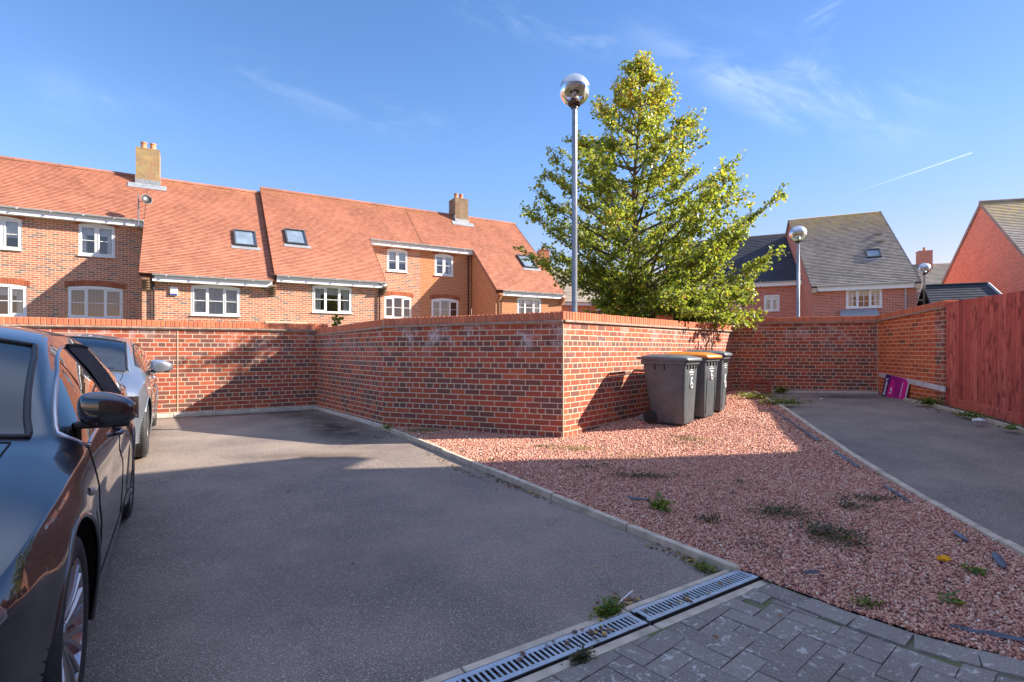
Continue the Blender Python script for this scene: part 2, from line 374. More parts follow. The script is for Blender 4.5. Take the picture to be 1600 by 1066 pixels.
# keep KR above paving edge only
GP = [tuple(C_ + Vector((0, .05))), tuple(D_ + Vector((.0, .1))), tuple(F_ + Vector((.1, .0))), tuple(KR[0])] + [tuple(p) for p in KR[1:4]] + [(2.83, 2.1)] + [tuple(p) for p in PE[:5][::-1]] + [(1.36, 3.0), tuple(KL[2]), tuple(KL[1])]
gravel_h = lambda x, y: .035 + .02 * mnoise.noise(Vector((x * .9, y * .9, 0)))
tag(fill(GP, .25, gravel_h, 'gravel_bed', M['gravelbed']), kind='structure')
def inpoly(x, y, P):
    c = np.zeros_like(x, dtype=bool); n = len(P); j = n - 1
    for i in range(n):
        xi, yi = P[i]; xj, yj = P[j]
        cond = ((yi > y) != (yj > y)) & (x < (xj - xi) * (y - yi) / (yj - yi + 1e-12) + xi)
        c ^= cond; j = i
    return c
def polyjitter(): pass
def stones():
    N = 620000
    x = rng.uniform(-2, 5.6, N); y = rng.uniform(1.8, 12.2, N)
    keep = inpoly(x, y, GP)
    dist = np.hypot(x, y); dens = np.clip((5.2 / dist) ** 2.2, .16, 1)
    keep &= rng.random(N) < dens * .97
    keep &= (x < y * 1.05)
    x = x[keep]; y = y[keep]; n = len(x)
    z = np.array([gz(a, b) + gravel_h(a, b) for a, b in zip(x, y)]) + rng.uniform(-.004, .009, n)
    base = np.array([[1, 0, 0], [-1, 0, 0], [0, 1, 0], [0, -1, 0], [0, 0, 1], [0, 0, -1]], float)
    fc = np.array([[0, 2, 4], [2, 1, 4], [1, 3, 4], [3, 0, 4], [2, 0, 5], [1, 2, 5], [3, 1, 5], [0, 3, 5]])
    far = 1 + .55 * np.clip((np.hypot(x, y) - 5) / 5, 0, 1)
    sc = rng.uniform(.0062, .0125, (n, 1)) * far[:, None] * rng.uniform(.65, 1.2, (n, 3)); sc[:, 2] *= .75
    q = rng.normal(size=(n, 4)); q /= np.linalg.norm(q, axis=1)[:, None]
    w, a, b, c = q.T
    Rm = np.empty((n, 3, 3))
    Rm[:, 0, 0] = 1 - 2 * (b * b + c * c); Rm[:, 0, 1] = 2 * (a * b - c * w); Rm[:, 0, 2] = 2 * (a * c + b * w)
    Rm[:, 1, 0] = 2 * (a * b + c * w); Rm[:, 1, 1] = 1 - 2 * (a * a + c * c); Rm[:, 1, 2] = 2 * (b * c - a * w)
    Rm[:, 2, 0] = 2 * (a * c - b * w); Rm[:, 2, 1] = 2 * (b * c + a * w); Rm[:, 2, 2] = 1 - 2 * (a * a + b * b)
    loc = base[None] * sc[:, None, :] + rng.uniform(-.35, .35, (n, 6, 3)) * sc[:, None, :]
    co = np.einsum('nij,nkj->nki', Rm, loc) + np.stack([x, y, z], 1)[:, None, :]
    me = bpy.data.meshes.new('gravel')
    nv = n * 6; nf = n * 8
    me.vertices.add(nv); me.vertices.foreach_set('co', co.reshape(-1).astype(np.float32))
    faces = (fc[None] + (np.arange(n) * 6)[:, None, None]).reshape(-1)
    me.loops.add(nf * 3); me.loops.foreach_set('vertex_index', faces.astype(np.int32))
    me.polygons.add(nf); me.polygons.foreach_set('loop_start', np.arange(0, nf * 3, 3, dtype=np.int32)); me.polygons.foreach_set('loop_total', np.full(nf, 3, dtype=np.int32))
    me.update()
    at = me.attributes.new('tone', 'FLOAT', 'POINT'); at.data.foreach_set('value', np.repeat(rng.random(n), 6).astype(np.float32))
    me.materials.append(M['stones'])
    o = bpy.data.objects.new('gravel', me); COL.objects.link(o)
    tag(o, 'loose red gravel covering the triangular bed', 'gravel', kind='stuff')
stones()
# ---------------------------------------------------------------- boundary walls
def wall_seg(root, P, Q, zt0, zt1, mat, side=1, thick=.215, u0=0., extA=0., extB=0., copB=0., copA=0., zb=-.35, step=None):
    """visible face runs P->Q; body lies behind it. zt = top of coping"""
    P = Vector(P); Q = Vector(Q); d = (Q - P); L = d.length; d.normalize()
    nb = Vector((-d.y, d.x)) * side        # towards the back of the wall
    d3 = Vector((d.x, d.y, 0)); n3 = Vector((nb.x, nb.y, 0))
    mb = MB(); c = .145
    def pt(s, b, z): return (P.x + d.x * s + nb.x * b, P.y + d.y * s + nb.y * b, z)
    z0, z1 = zt0 - c, zt1 - c
    K = max(2, int(L / .6))
    for f, b in ((0, 0.), (1, thick)):
        a0, a1 = -extA, L + extB
        q = [pt(a0, b, zb), pt(a1, b, zb), pt(a1, b, z1), pt(a0, b, z0)]
        uv = [(u0 + a0, zb), (u0 + a1, zb), (u0 + a1, z1), (u0 + a0, z0)]
        if (f == 0) == (side > 0): pass
        else: q.reverse(); uv.reverse()
        mb.poly(q, uv)
    for a, zz in ((-extA, z0), (L + extB, z1)):
        mb.poly([pt(a, 0, zb), pt(a, thick, zb), pt(a, thick, zz), pt(a, 0, zz)], [(0, zb), (thick, zb), (thick, zz), (0, zz)])
    mb.poly([pt(-extA, 0, z0), pt(L + extB, 0, z1), pt(L + extB, thick, z1), pt(-extA, thick, z0)], [(0, 0), (L, 0), (L, .2), (0, .2)])
    mb.build('brickwork', mat, root)
    sl = Vector((d.x, d.y, (zt1 - zt0) / L)).normalized(); up = sl.cross(n3) * (-1 if side < 0 else 1); up = Vector((0, 0, 1))
    def zt(s): return zt0 + (zt1 - zt0) * s / L
    mb = MB(); m0, m1 = -extA - copA, L + extB + copB; ml = m1 - m0; mid = (m0 + m1) / 2
    o = Vector(pt(mid, thick / 2, zt(mid) - c + .016)); mb.box(o, sl, n3, up, ml, thick + .075, .032)
    bevel(mb.build('tile_creasing', M['creasing'], root), .006)
    mb = MB(); s = m0; w = .068; jr = random.Random(int(L * 100))
    while s < m1 - .02:
        ww = min(w - .008, m1 - s)
        o = Vector(pt(s + w / 2, thick / 2 + jr.uniform(-.003, .003), zt(s) - .056 + jr.uniform(-.002, .002)))
        mb.box(o, sl, n3, up, ww, thick + .012, .108); s += w
    bevel(mb.build('coping', M['coping'], root), .005, 1)
    mb = MB(); mb.box(Vector(pt(mid, thick / 2, zt(mid) - .06)), sl, n3, up, ml - .004, thick - .004, .098)
    mb.build('coping_mortar', M['mortar'], root)
    return pt
wallL = thing('boundary_wall', 'long sunlit brick wall at left behind the silver car, with a vertical movement joint', 'brick wall', (B_.x, B_.y, 0), group='brick boundary walls')
dBA = (A_ - B_).normalized()
pt = wall_seg(wallL, A_ + dBA * 14, B_, 1.65, 1.66, M['wall_red'], 1, u0=.05, extB=.215)
def along(P, d, s, off=0.):
    n = Vector((-d.y, d.x)); p = P + d * s + n * off; return p
dAB = -dBA
jx = B_ + dBA * 2.31
mb = MB(); mb.box((jx.x + dAB.y * .002, jx.y - dAB.x * .002, .62), (dAB.x, dAB.y, 0), (-dAB.y, dAB.x, 0), (0, 0, 1), .016, .008, 1.75)
mb.build('movement_joint', M['band'], wallL)
def plinth(root, P, Q, off=.05, h=.055, name='plinth', mat=None, w=.1, sub=.6):
    P = Vector(P); Q = Vector(Q); d = Q - P; L = d.length; d.normalize(); n = Vector((d.y, -d.x)); k = max(1, round(L / sub)); mb = MB()
    for i in range(k):
        a = P + d * (L * i / k) + n * off; b = P + d * (L * (i + 1) / k - .006) + n * off
        jz = random.uniform(-.004, .004)
        za, zb2 = gz(a.x, a.y) + h + jz, gz(b.x, b.y) + h + jz
        c = (a + b) / 2; dv = Vector((b.x - a.x, b.y - a.y, zb2 - za)); l = dv.length; dv.normalize(); nn = Vector((n.x, n.y, 0)); up = nn.cross(dv); up = up if up.z > 0 else -up
        mb.box(Vector((c.x, c.y, (za + zb2) / 2)) - up * .09, dv, nn, up, l, w, .18)
    o = mb.build(name, mat or M['concrete_pale'], root); bevel(o, .008, 2); return o
plinth(wallL, A_ + dBA * 12, B_ + dAB * .0, .045, .06)
wallM = thing('boundary_wall', 'angled brick wall with a sharp corner in the middle, white lime bloom near its coping', 'brick wall', (D_.x, D_.y, 0), group='brick boundary walls')
wall_seg(wallM, B_, C_, 1.57, 1.615, M['wall_red'], 1, u0=.03)
wall_seg(wallM, C_, D_, 1.62, 1.655, M['wall_bloom'], 1, u0=.0)
wall_seg(wallM, D_, F_, 1.66, 1.70, M['wall_red'], 1, u0=.06)
plinth(wallM, B_, C_, .03, .05, w=.06)
n1 = (C_ - D_).normalized(); n2 = (F_ - D_).normalized(); mb = MB()
mb.box((D_.x - .002, D_.y - .006, .6), (n2.x, n2.y, 0), (-n2.y, n2.x, 0), (0, 0, 1), .012, .012, 1.8); mb.build('movement_joint', M['band'], wallM)
wallR = thing('boundary_wall', 'shaded dark brick wall behind the empty parking bay on the right', 'brick wall', (G_.x, G_.y, 0), group='brick boundary walls')
dFG = (G_ - F_).normalized()
wall_seg(wallR, F_ - dFG * .25, G_, 1.865, 1.87, M['wall_red'], 1, u0=.02)
plinth(wallR, F_ + dFG * .25, G_, .03, .045)
wallG = thing('boundary_wall', 'short orange brick wall joining the red timber fence at right', 'brick wall', (H_.x, H_.y, 0), group='brick boundary walls')
dGH = (H_ - G_).normalized()
wall_seg(wallG, G_ - dGH * .05, H_ - dGH * .24, 1.88, 1.975, M['wall_orange'], 1, u0=.0)
wall_seg(wallG, H_ - dGH * .24, H_ + dGH * .0, 1.975, 1.98, M['wall_red'], 1, u0=.03, copA=0)
mb = MB(); mb.box((G_.x + dGH.x * .01 - .006, G_.y - .004, .9), (1, 0, 0), (0, 1, 0), (0, 0, 1), .014, .014, 1.66); mb.build('movement_joint', M['band'], wallG)
# pier stub behind the tree
pier = thing('brick_pier', 'small red brick pier top showing over the wall under the tree', 'brick pier', (3.05, 10.4, 0))
mb = MB(); mb.bx(3.0, 3.28, 10.9, 11.2, 0, 1.86); mb.build('brickwork', M['wall_orange'], pier)
# white plank held along the orange wall
pl = MB(); a = Vector((G_.x - .03, G_.y - .1, .635)); b = Vector((H_.x - .045, H_.y - .08, .50)); dv = (b - a); L = dv.length; dv.normalize(); nn = Vector((-dGH.y, dGH.x, 0)); up = dv.cross(nn); up = up if up.z > 0 else -up
pl.box((a + b) / 2, dv, nn, up, L, .03, .085); o = pl.build('plank', M['white_dirty']); bevel(o, .003)
tag(o, 'weathered white plank fixed low along the short orange brick wall', 'plank')

# ---------------------------------------------------------------- fence
def woodmat():
    t = NT('red_stained_boards'); g = t.n('ShaderNodeNewGeometry'); uv = t.uv(); r = g.outputs['Random Per Island']
    sc = t.n('ShaderNodeMapping'); sc.inputs['Scale'].default_value = (26, 1.6, 1); t.t.links.new(uv, sc.inputs[0])
    ad = t.n('ShaderNodeVectorMath', operation='ADD'); t.t.links.new(sc.outputs[0], ad.inputs[0]); cb = t.n('ShaderNodeCombineXYZ'); t.t.links.new(t.math('MULTIPLY', r, 60.), cb.inputs[1]); t.t.links.new(t.math('MULTIPLY', r, 60.), cb.inputs[0]); t.t.links.new(cb.outputs[0], ad.inputs[1])
    grain = t.noise(ad.outputs[0], 1.3, 6, .65, 1.2)
    c = t.ramp(r, [(0, (.36, .065, .045)), (.35, (.68, .155, .10)), (.7, (.52, .105, .07)), (1, (.80, .21, .145))])
    c = t.mix(t.rng(grain, .35, .65, 0, .75), c, (0.264, 0.0308, 0.024))
    ps = t.pos()
    sm = t.n('ShaderNodeMapping'); sm.inputs['Scale'].default_value = (6, 6, 2.2); t.t.links.new(ps, sm.inputs[0])
    kn = t.noise(sm.outputs[0], 1.9, 5, .7)
    c = t.mix(t.rng(kn, .54, .62, 0, .85), c, (0.155, 0.0198, 0.018))
    vv = t.n('ShaderNodeTexVoronoi', inp={'Scale': 5.5}); t.t.links.new(ps, vv.inputs['Vector'])
    c = t.mix(t.rng(vv.outputs['Distance'], .10, .05), c, (0.109, 0.0154, 0.012))
    c = t.mix(t.rng(t.noise(ps, 1.2, 3), .4, .7, 0, .3), c, (0.651, 0.132, 0.08))
    su = t.n('ShaderNodeSeparateXYZ'); t.t.links.new(uv, su.inputs[0])
    lap = t.math('MINIMUM', su.outputs[0], t.math('SUBTRACT', .1, su.outputs[0])); c = t.mix(t.rng(lap, .009, .002, 0, .8), c, (.06, .012, .01))
    return t.done(t.bsdf(c, .75, 0, t.bump(grain, .35, .004)))
M['wood'] = woodmat()
fence = thing('timber_fence', 'tall red stained close-board timber fence at the right edge', 'fence', (H_.x, H_.y, 0))
FS = H_ + Vector((.03, -.02)); FD = Vector((-.245, -.97)).normalized(); FN = Vector((-FD.y, FD.x))
if FN.x < 0: FN = -FN
mb = MB(); s = 0.; r_ = random.Random(3)
while s < 7.4:
    w = .1 + r_.uniform(-.004, .006); p = FS + FD * (s + w / 2) + FN * (.012 + r_.uniform(-.003, .003))
    g = gz(p.x, p.y); top = 1.945 + r_.uniform(-.004, .004) - .004 * s
    zb = max(g + .16, .0)
    tilt = .16
    ax = (Vector((FD.x, FD.y, 0)) + Vector((FN.x, FN.y, 0)) * tilt).normalized(); ay = Vector((-ax.y, ax.x, 0))
    c = Vector((p.x, p.y, (top + zb) / 2)); b0 = len(mb.v); mb.box(c, ax, ay, (0, 0, 1), w + .006, .014, top - zb)
    # uv: across, height
    for fi in range(len(mb.uv) - 6, len(mb.uv)):
        f = mb.f[fi]; mb.uv[fi] = [(((k - b0) % 2) * .1, mb.v[k][2]) for k in f]
    s += w - .004
bevel(mb.build('boards', M['wood'], fence), .002, 1)
mb = MB()
for i in range(4):
    a = FS + FD * (i * 1.86 + .0) + FN * .0; b = FS + FD * (i * 1.86 + 1.85)
    za, zb2 = gz(a.x, a.y) + .10, gz(b.x, b.y) + .10
    c = (a + b) / 2; dv = Vector((b.x - a.x, b.y - a.y, zb2 - za)); l = dv.length; dv.normalize()
    mb.box((c.x + FN.x * .0, c.y, (za + zb2) / 2 - .02), dv, (FN.x, FN.y, 0), (0, 0, 1), l, .03, .2)
mb.uv = [[(.05, mb.v[k][0] * .6) for k in f] for f in mb.f]
o = mb.build('gravel_board', M['wood'], fence); bevel(o, .003)
for i in range(4):
    p = FS + FD * (i * 1.86 + 1.93) + FN * .06; mb = MB()
    mb.box((p.x, p.y, .85), (FD.x, FD.y, 0), (FN.x, FN.y, 0), (0, 0, 1), .075, .075, 2.25); mb.uv = [[(.05, mb.v[k][2]) for k in f] for f in mb.f]; bevel(mb.build('post', M['wood'], fence), .004)
# earth strip between kerb and fence
EK = [H_ + dGH * -.9 + Vector((-.17, 0)), H_ + Vector((-.17, 0)), FS + FD * 2 - FN * .17, FS + FD * 7 - FN * .2]
tag(fill([tuple(p) for p in EK] + [tuple(FS + FD * 7 + FN * .1), tuple(FS + FN * .1), tuple(G_ + dGH * 1.2)], .4, .03, 'soil_strip', M['earth'], .01), kind='structure')
def kerb(pts, name, label, w=.05, h=.05, up=.0, mat=None):
    mb = MB(); r2 = random.Random(5)
    for a, b in zip(pts[:-1], pts[1:]):
        a = Vector(a); b = Vector(b); L = (b - a).length; k = max(1, round(L / .92)); d = (b - a).normalized(); n = Vector((-d.y, d.x))
        for i in range(k):
            sub = 4; jo = r2.uniform(-.006, .006); jz = r2.uniform(-.006, .006)
            p = a + d * (L * i / k); q = a + d * (L * (i + 1) / k - .008)
            p = p + n * jo; q = q + n * (jo + r2.uniform(-.006, .006))
            za = gz(p.x, p.y) + h + jz; zb = gz(q.x, q.y) + h + jz; dv = Vector((q.x - p.x, q.y - p.y, zb - za)); l = dv.length; dv.normalize(); nn = Vector((n.x, n.y, 0)); u3 = nn.cross(dv); u3 = u3 if u3.z > 0 else -u3
            mb.box(Vector(((p.x + q.x) / 2, (p.y + q.y) / 2, (za + zb) / 2)) - u3 * .08, dv, nn, u3, l, w, .16)
    o = mb.build(name, mat or M['concrete']); bevel(o, .010, 3); return tag(o, kind='structure')
kerb(KL, 'kerb_edging', '', h=.055)
kerb(KR, 'kerb_edging', '', h=.062, w=.06)
kerb([EK[0], EK[1], EK[2], EK[3]], 'kerb_edging', '', h=.05)

# ---------------------------------------------------------------- sign board
def textmesh(s, size, mat, name, parent, mtx, extrude=.001, sx=1.):
    c = bpy.data.curves.new('tmp', 'FONT'); c.body = s; c.size = size; c.extrude = extrude; c.align_x = 'CENTER'; c.align_y = 'CENTER'; c.offset = size * .012
    to = bpy.data.objects.new('tmp', c); me = bpy.data.meshes.new_from_object(to); bpy.data.objects.remove(to)
    me.name = name; me.transform(Matrix.Diagonal((sx, 1, 1, 1))); me.materials.clear(); me.materials.append(mat)
    o = bpy.data.objects.new(name, me); COL.objects.link(o); o.parent = parent; o.matrix_local = mtx; return o
M['navy'] = simple('sign_navy', (.045, .012, .10), .35, var=.1)
M['magenta'] = simple('sign_magenta', (.62, .01, .24), .35, var=.08)
M['purple'] = simple('sign_purple', (.36, .008, .20), .35, var=.12, scale=4)
M['signwhite'] = simple('sign_white', (.85, .82, .88), .4, var=.02)
W_, Hh = .66, .46
sg = thing('estate_sign', 'purple and magenta letting board lying on its side against the orange brick wall', 'sign board', (0, 0, 0))
# local frame: x along the board (far->near), y up the board, z = face normal
far = Vector((7.40, 10.74, .215)); near = Vector((7.32, 10.00, .15)); xd = (near - far).normalized(); W_ = (near - far).length
upv = (Vector((.16, 0, 1)) - xd * xd.dot(Vector((.16, 0, 1)))).normalized(); nz = xd.cross(upv).normalized()
MS = Matrix.Translation(far) @ Matrix((xd, upv, nz)).transposed().to_4x4()
if nz.x > 0: print('SIGN NORMAL FLIPPED')
sg.matrix_world = MS
def slab(x0, x1, y0, y1, z0, z1, mat, name, bev=0):
    mb = MB(); mb.bx(x0, x1, y0, y1, z0, z1); o = mb.build(name, mat, sg, world=False); return o
slab(0, W_, 0, Hh, -.006, .0, M['purple'], 'panel')
slab(.0, .17, 0, Hh, .0, .0012, M['navy'], 'header_stripe')
mb = MB(); pts = []
for i in range(41):
    a = -PI * .5 + 2 * PI * i / 41; x = .27 + .105 * math.cos(a); y = .13 + .26 * math.sin(a); pts.append((x, max(0, y), .0016))
mb.poly(pts); mb.build('logo_oval', M['magenta'], sg, world=False)
slab(.56, W_, 0, Hh, .0, .0012, M['magenta'], 'footer_stripe')
slab(W_ - .006, W_ + .006, 0, Hh, -.01, .004, M['signwhite'], 'edge_strip')
rot = Matrix.Rotation(PI / 2, 4, 'Z')
textmesh('boxart', .125, M['signwhite'], 'lettering', sg, Matrix.Translation((.075, .22, .003)) @ rot)
textmesh('Let', .105, M['signwhite'], 'lettering', sg, Matrix.Translation((.265, .17, .004)) @ rot, sx=1.0)
mb = MB(); yy = .09; r_ = random.Random(2)
while yy < .37:
    l = r_.uniform(.008, .016); mb.bx(.575, .592, yy, yy + l, .001, .003); yy += l + .004
mb.build('small_print', M['signwhite'], sg, world=False)

# ---------------------------------------------------------------- wheelie bins
def plastic(name, col, rough=.42):
    t = NT(name); p = t.obj(); n = t.noise(p, 5., 5, .6)
    c = t.mix(t.rng(n, .35, .7), tuple(x * .8 for x in col), tuple(x * 1.25 for x in col))
    c = t.mix(t.rng(t.noise(p, 40., 3, .7), .62, .75, 0, .35), c, (.3, .28, .26))
    return t.done(t.bsdf(c, rough, 0, t.bump(t.noise(p, 400., 2), .15, .001)))
M['binbody'] = plastic('grey_bin_plastic', (0.0792, 0.0925, 0.103)); M['binlid'] = plastic('grey_lid_plastic', (0.0936, 0.107, 0.118), .38); M['binorange'] = plastic('orange_lid_plastic', (0.576, 0.192, 0.0228), .35)
M['rubber'] = simple('black_rubber', (.018, .018, .02), .75, var=.3, bump=.3)
M['paintwhite'] = simple('hand_painted_white', (.75, .75, .72), .7, var=.06)
def rrect(w, d, r, n=4, cx=0, cy=0):
    pts = []
    for sx, sy, a0 in ((1, 1, 0), (-1, 1, PI / 2), (-1, -1, PI), (1, -1, 1.5 * PI)):
        for i in range(n + 1):
            a = a0 + PI / 2 * i / n; pts.append((cx + sx * (w / 2 - r) + r * math.cos(a), cy + sy * (d / 2 - r) + r * math.sin(a)))
    return pts
def loft(rings, mb, cap0=True, cap1=True):
    n = len(rings[0]); b = len(mb.v)
    for rg in rings: mb.v += [tuple(p) for p in rg]
    for i in range(len(rings) - 1):
        for k in range(n):
            mb.f.append((b + i * n + k, b + i * n + (k + 1) % n, b + (i + 1) * n + (k + 1) % n, b + (i + 1) * n + k)); mb.uv.append([(0, 0)] * 4); mb.mi.append(0)
    if cap0: mb.f.append(tuple(b + k for k in reversed(range(n)))); mb.uv.append([(0, 0)] * n); mb.mi.append(0)
    if cap1: mb.f.append(tuple(b + (len(rings) - 1) * n + k for k in range(n))); mb.uv.append([(0, 0)] * n); mb.mi.append(0)
def sixpts(h):
    # hand painted 6 as a stroke (x right, y up)
    P = [(.62, 1.0), (.38, .86), (.18, .62), (.08, .36), (.16, .10), (.38, .0), (.62, .08), (.74, .28), (.66, .46), (.44, .52), (.22, .42), (.12, .28)]
    return [((x - .4) * h * .80, (y - .5) * h) for x, y in P]
def make_bin(label, pos, ang, lidmat, panel, six_z, six_h, logo=True):
    """local: +y = front of bin (away from the wall), z up"""
    rt = thing('wheelie_bin', label, 'bin', pos, ang, 'council wheelie bins by the wall')
    Hb = .93
    rings = []
    for z, w, d, r, cy in ((.02, .40, .46, .05, .02), (.05, .43, .49, .06, .02), (.5, .475, .57, .05, .0), (.80, .505, .63, .05, -.015), (.86, .51, .64, .05, -.015), (.865, .55, .69, .05, -.02), (.915, .555, .70, .05, -.02), (.93, .55, .69, .05, -.02)):
        rings.append([(x, y, z) for x, y in rrect(w, d, r, 5, 0, cy)])
    mb = MB(); loft(rings, mb); o = mb.build('body', M['binbody'], rt, smooth=True, angle=32, world=False); ORG[rt.name] = Vector((0, 0, 0))
    mb = MB(); rings = []
    for z, w, d, r, cy in ((.925, .58, .73, .055, -.005), (.945, .585, .735, .055, -.005), (.968, .57, .71, .06, -.005), (.985, .47, .60, .08, -.01), (1.0, .40, .50, .08, -.02), (1.004, .30, .35, .08, -.02)):
        rings.append([(x, y, z + (.012 * (-y) / .35)) for x, y in rrect(w, d, r, 5, 0, cy)])
    loft(rings, mb); lid = mb.build('lid', lidmat, rt, smooth=True, angle=32, world=False)
    mb = MB(); mb.tube([(-.25, -.34, .95), (-.25, -.41, .955), (-.22, -.43, .955), (.22, -.43, .955), (.25, -.41, .955), (.25, -.34, .95)], .017, 8); mb.box((0, -.36, .93), (1, 0, 0), (0, 1, 0), (0, 0, 1), .3, .06, .04)
    mb.build('handle', M['binlid'], rt, smooth=True, world=False, angle=40)
    for sx in (-1, 1):
        mb = MB(); mb.lathe((sx * .235, -.225, .10), [(.0, -.03), (.055, -.03), (.062, -.02), (.09, -.024), (.1, -.012), (.1, .012), (.09, .024), (.062, .02), (.055, .03), (0, .03)], 28, (sx, 0, 0))
        for k in range(6):
            a = k * PI / 3; mb.box((sx * .262, -.225 + .035 * math.cos(a), .10 + .035 * math.sin(a)), (1, 0, 0), (0, math.cos(a), math.sin(a)), (0, -math.sin(a), math.cos(a)), .012, .05, .008)
        mb.build('wheel', M['rubber'], rt, smooth=True, world=False, angle=30)
    mb = MB(); mb.tube([(-.25, -.225, .10), (.25, -.225, .10)], .012, 8); mb.build('axle', M['blackpipe'], rt, world=False)
    # moulded ribs under the rim
    for sx in (-1, 1):
        for yy in (-.14, .0):
            mb = MB(); mb.box((sx * .256, yy, .825), (1, 0, 0), (0, 1, 0), (0, 0, 1), .018, .016, .085); mb.build('rib', M['rubber'], rt, world=False)
    for xx in (-.16, -.055, .055, .16): mb = MB(); mb.box((xx, .308, .832), (1, 0, 0), (0, 1, 0), (0, 0, 1), .02, .018, .06); mb.build('rib', M['rubber'], rt, world=False)
    def fy(z): return .295 - .055 * (.80 - z) / .30 * .55 if z > .5 else .285 - .02 * (.5 - z) / .45
    def front(z):    # y of front face at height z
        if z > .5: return .285 + (.30 - .285) * (z - .5) / .3
        return .265 + .02 * (z - .05) / .45
    if panel:
        mb = MB(); pp = [(-.15, .08), (-.15, .58)] + [(-.15 + .04 * (1 - math.cos(a)), .58 + .04 * math.sin(a)) for a in (R(30), R(60), R(90))] + [(.11 + .04 * math.sin(a), .62 - .04 * (1 - math.cos(a))) for a in (R(30), R(60), R(90))] + [(.15, .08)]
        mb.tube([(x, front(z) + .002, z) for x, z in pp], .006, 6); mb.build('panel_rim', M['rubber'], rt, world=False)
    mb = MB(); mb.tube([(-x + (.06 if panel else 0) * 0, front(six_z) + .006 + .0 * z, six_z + z) for x, z in sixpts(six_h)], .0105, 6); mb.build('painted_number', M['paintwhite'], rt, world=False, smooth=True)
    mb = MB()
    for (w, dz) in ((.07, .045), (.17, .015), (.12, -.02)):
        mb.box((0, front(.74) + .001, .74 + dz), (1, 0, 0), (0, 1, 0), (0, 0, 1), w, .004, .011 if dz != .015 else .013)
    mb.build('council_mark', M['paintwhite'], rt, world=False)
    return rt
pv = Vector((.76, -.65)).normalized()
def binz(x, y): return gz(x, y) + .045
ang0 = math.atan2(-pv.x, pv.y)
for lab, (x, y), da, lm, pn, sz, sh in (
    ('dark grey bin nearest the camera with a flat grey lid and painted 6', (2.33, 7.83), .02, M['binlid'], False, .60, .15),
    ('middle grey bin with the bright orange lid', (2.83, 8.38), -.05, M['binorange'], True, .655, .13),
    ('grey bin farthest right with a large painted 6 on its raised panel', (3.24, 8.92), .14, M['binlid'], True, .50, .21)):
    make_bin(lab, (x, y, binz(x, y)), ang0 + da, lm, pn, sz, sh)

# ---------------------------------------------------------------- block paving
M['paver'] = None
def pavermat():
    t = NT('grey_block_paving'); g = t.n('ShaderNodeNewGeometry'); p = g.outputs['Position']
    c = t.ramp(g.outputs['Random Per Island'], [(0, (0.211, 0.179, 0.153)), (.5, (0.264, 0.227, 0.193)), (1, (0.317, 0.271, 0.233))])
    f = t.noise(p, 160., 4, .75); c = t.mix(t.rng(f, .35, .7, 0, .6), c, (0.106, 0.0898, 0.077))
    v = t.n('ShaderNodeTexVoronoi', inp={'Scale': 260.}); t.t.links.new(p, v.inputs['Vector']); sp = t.n('ShaderNodeSeparateColor'); t.t.links.new(v.outputs['Color'], sp.inputs[0])
    c = t.mix(t.rng(sp.outputs[0], .82, .95, 0, .6), c, (0.422, 0.367, 0.316))
    lw = t.noise(p, 19., 5, .65, .6); c = t.mix(t.rng(lw, .585, .63, 0, .8), c, (0.528, 0.483, 0.431))
    l2 = t.noise(p, 60., 3, .6); c = t.mix(t.math('MULTIPLY', t.rng(l2, .63, .68), .8), c, (0.528, 0.502, 0.439))
    bg = t.noise(p, 2.3, 4, .6); c = t.mix(t.rng(bg, .4, .7, 0, .35), c, (0.148, 0.126, 0.105))
    return t.done(t.bsdf(c, .9, 0, t.bump(f, .5, .003), **{'Specular IOR Level': .3}))
M['paver'] = pavermat()
def jointmat():
    t = NT('mossy_joint_sand'); p = t.pos()
    c = t.mix(t.rng(t.noise(p, 5., 5, .7), .42, .55), (.15, .135, .12), (.12, .13, .05))
    return t.done(t.bsdf(c, .95, 0, t.bump(t.noise(p, 150, 3), .7, .004)))
M['joint'] = jointmat()
pz0 = lambda x, y: gz(x, y) + .032
edge = [Vector(p) for p in PE]
# extend the edge line to the right and the drain line to the lower left
pav_poly = [tuple(dside(0.02, -.135)), *[tuple(p) for p in edge], (3.4, 1.78), (3.4, -2.2), (-5.0, -2.2), tuple(dside(6.6, -.135))]
tag(fill(pav_poly[::-1], .3, .0255, 'paving_bed', M['joint']), kind='structure')
# herringbone blocks inside, a soldier border along the curved edge
brd = []  # border blocks
mbp = MB(); r_ = random.Random(9)
def block(cx, cy, ang, l, w, zj):
    z = pz0(cx, cy) + zj; ca, sa = math.cos(ang), math.sin(ang)
    tz = (gz(cx + .05 * ca, cy + .05 * sa) - gz(cx - .05 * ca, cy - .05 * sa)) / .1
    ax = Vector((ca, sa, tz + r_.uniform(-.012, .012))).normalized(); ay = Vector((-sa, ca, r_.uniform(-.012, .012))); ay = (ay - ax * ay.dot(ax)).normalized(); az = ax.cross(ay)
    mbp.box((cx, cy, z - .03), ax, ay, az, l, w, .06)
elist = [edge[0] + (edge[0] - edge[1]).normalized() * .0] + edge[1:] + [Vector((3.4, 1.78))]
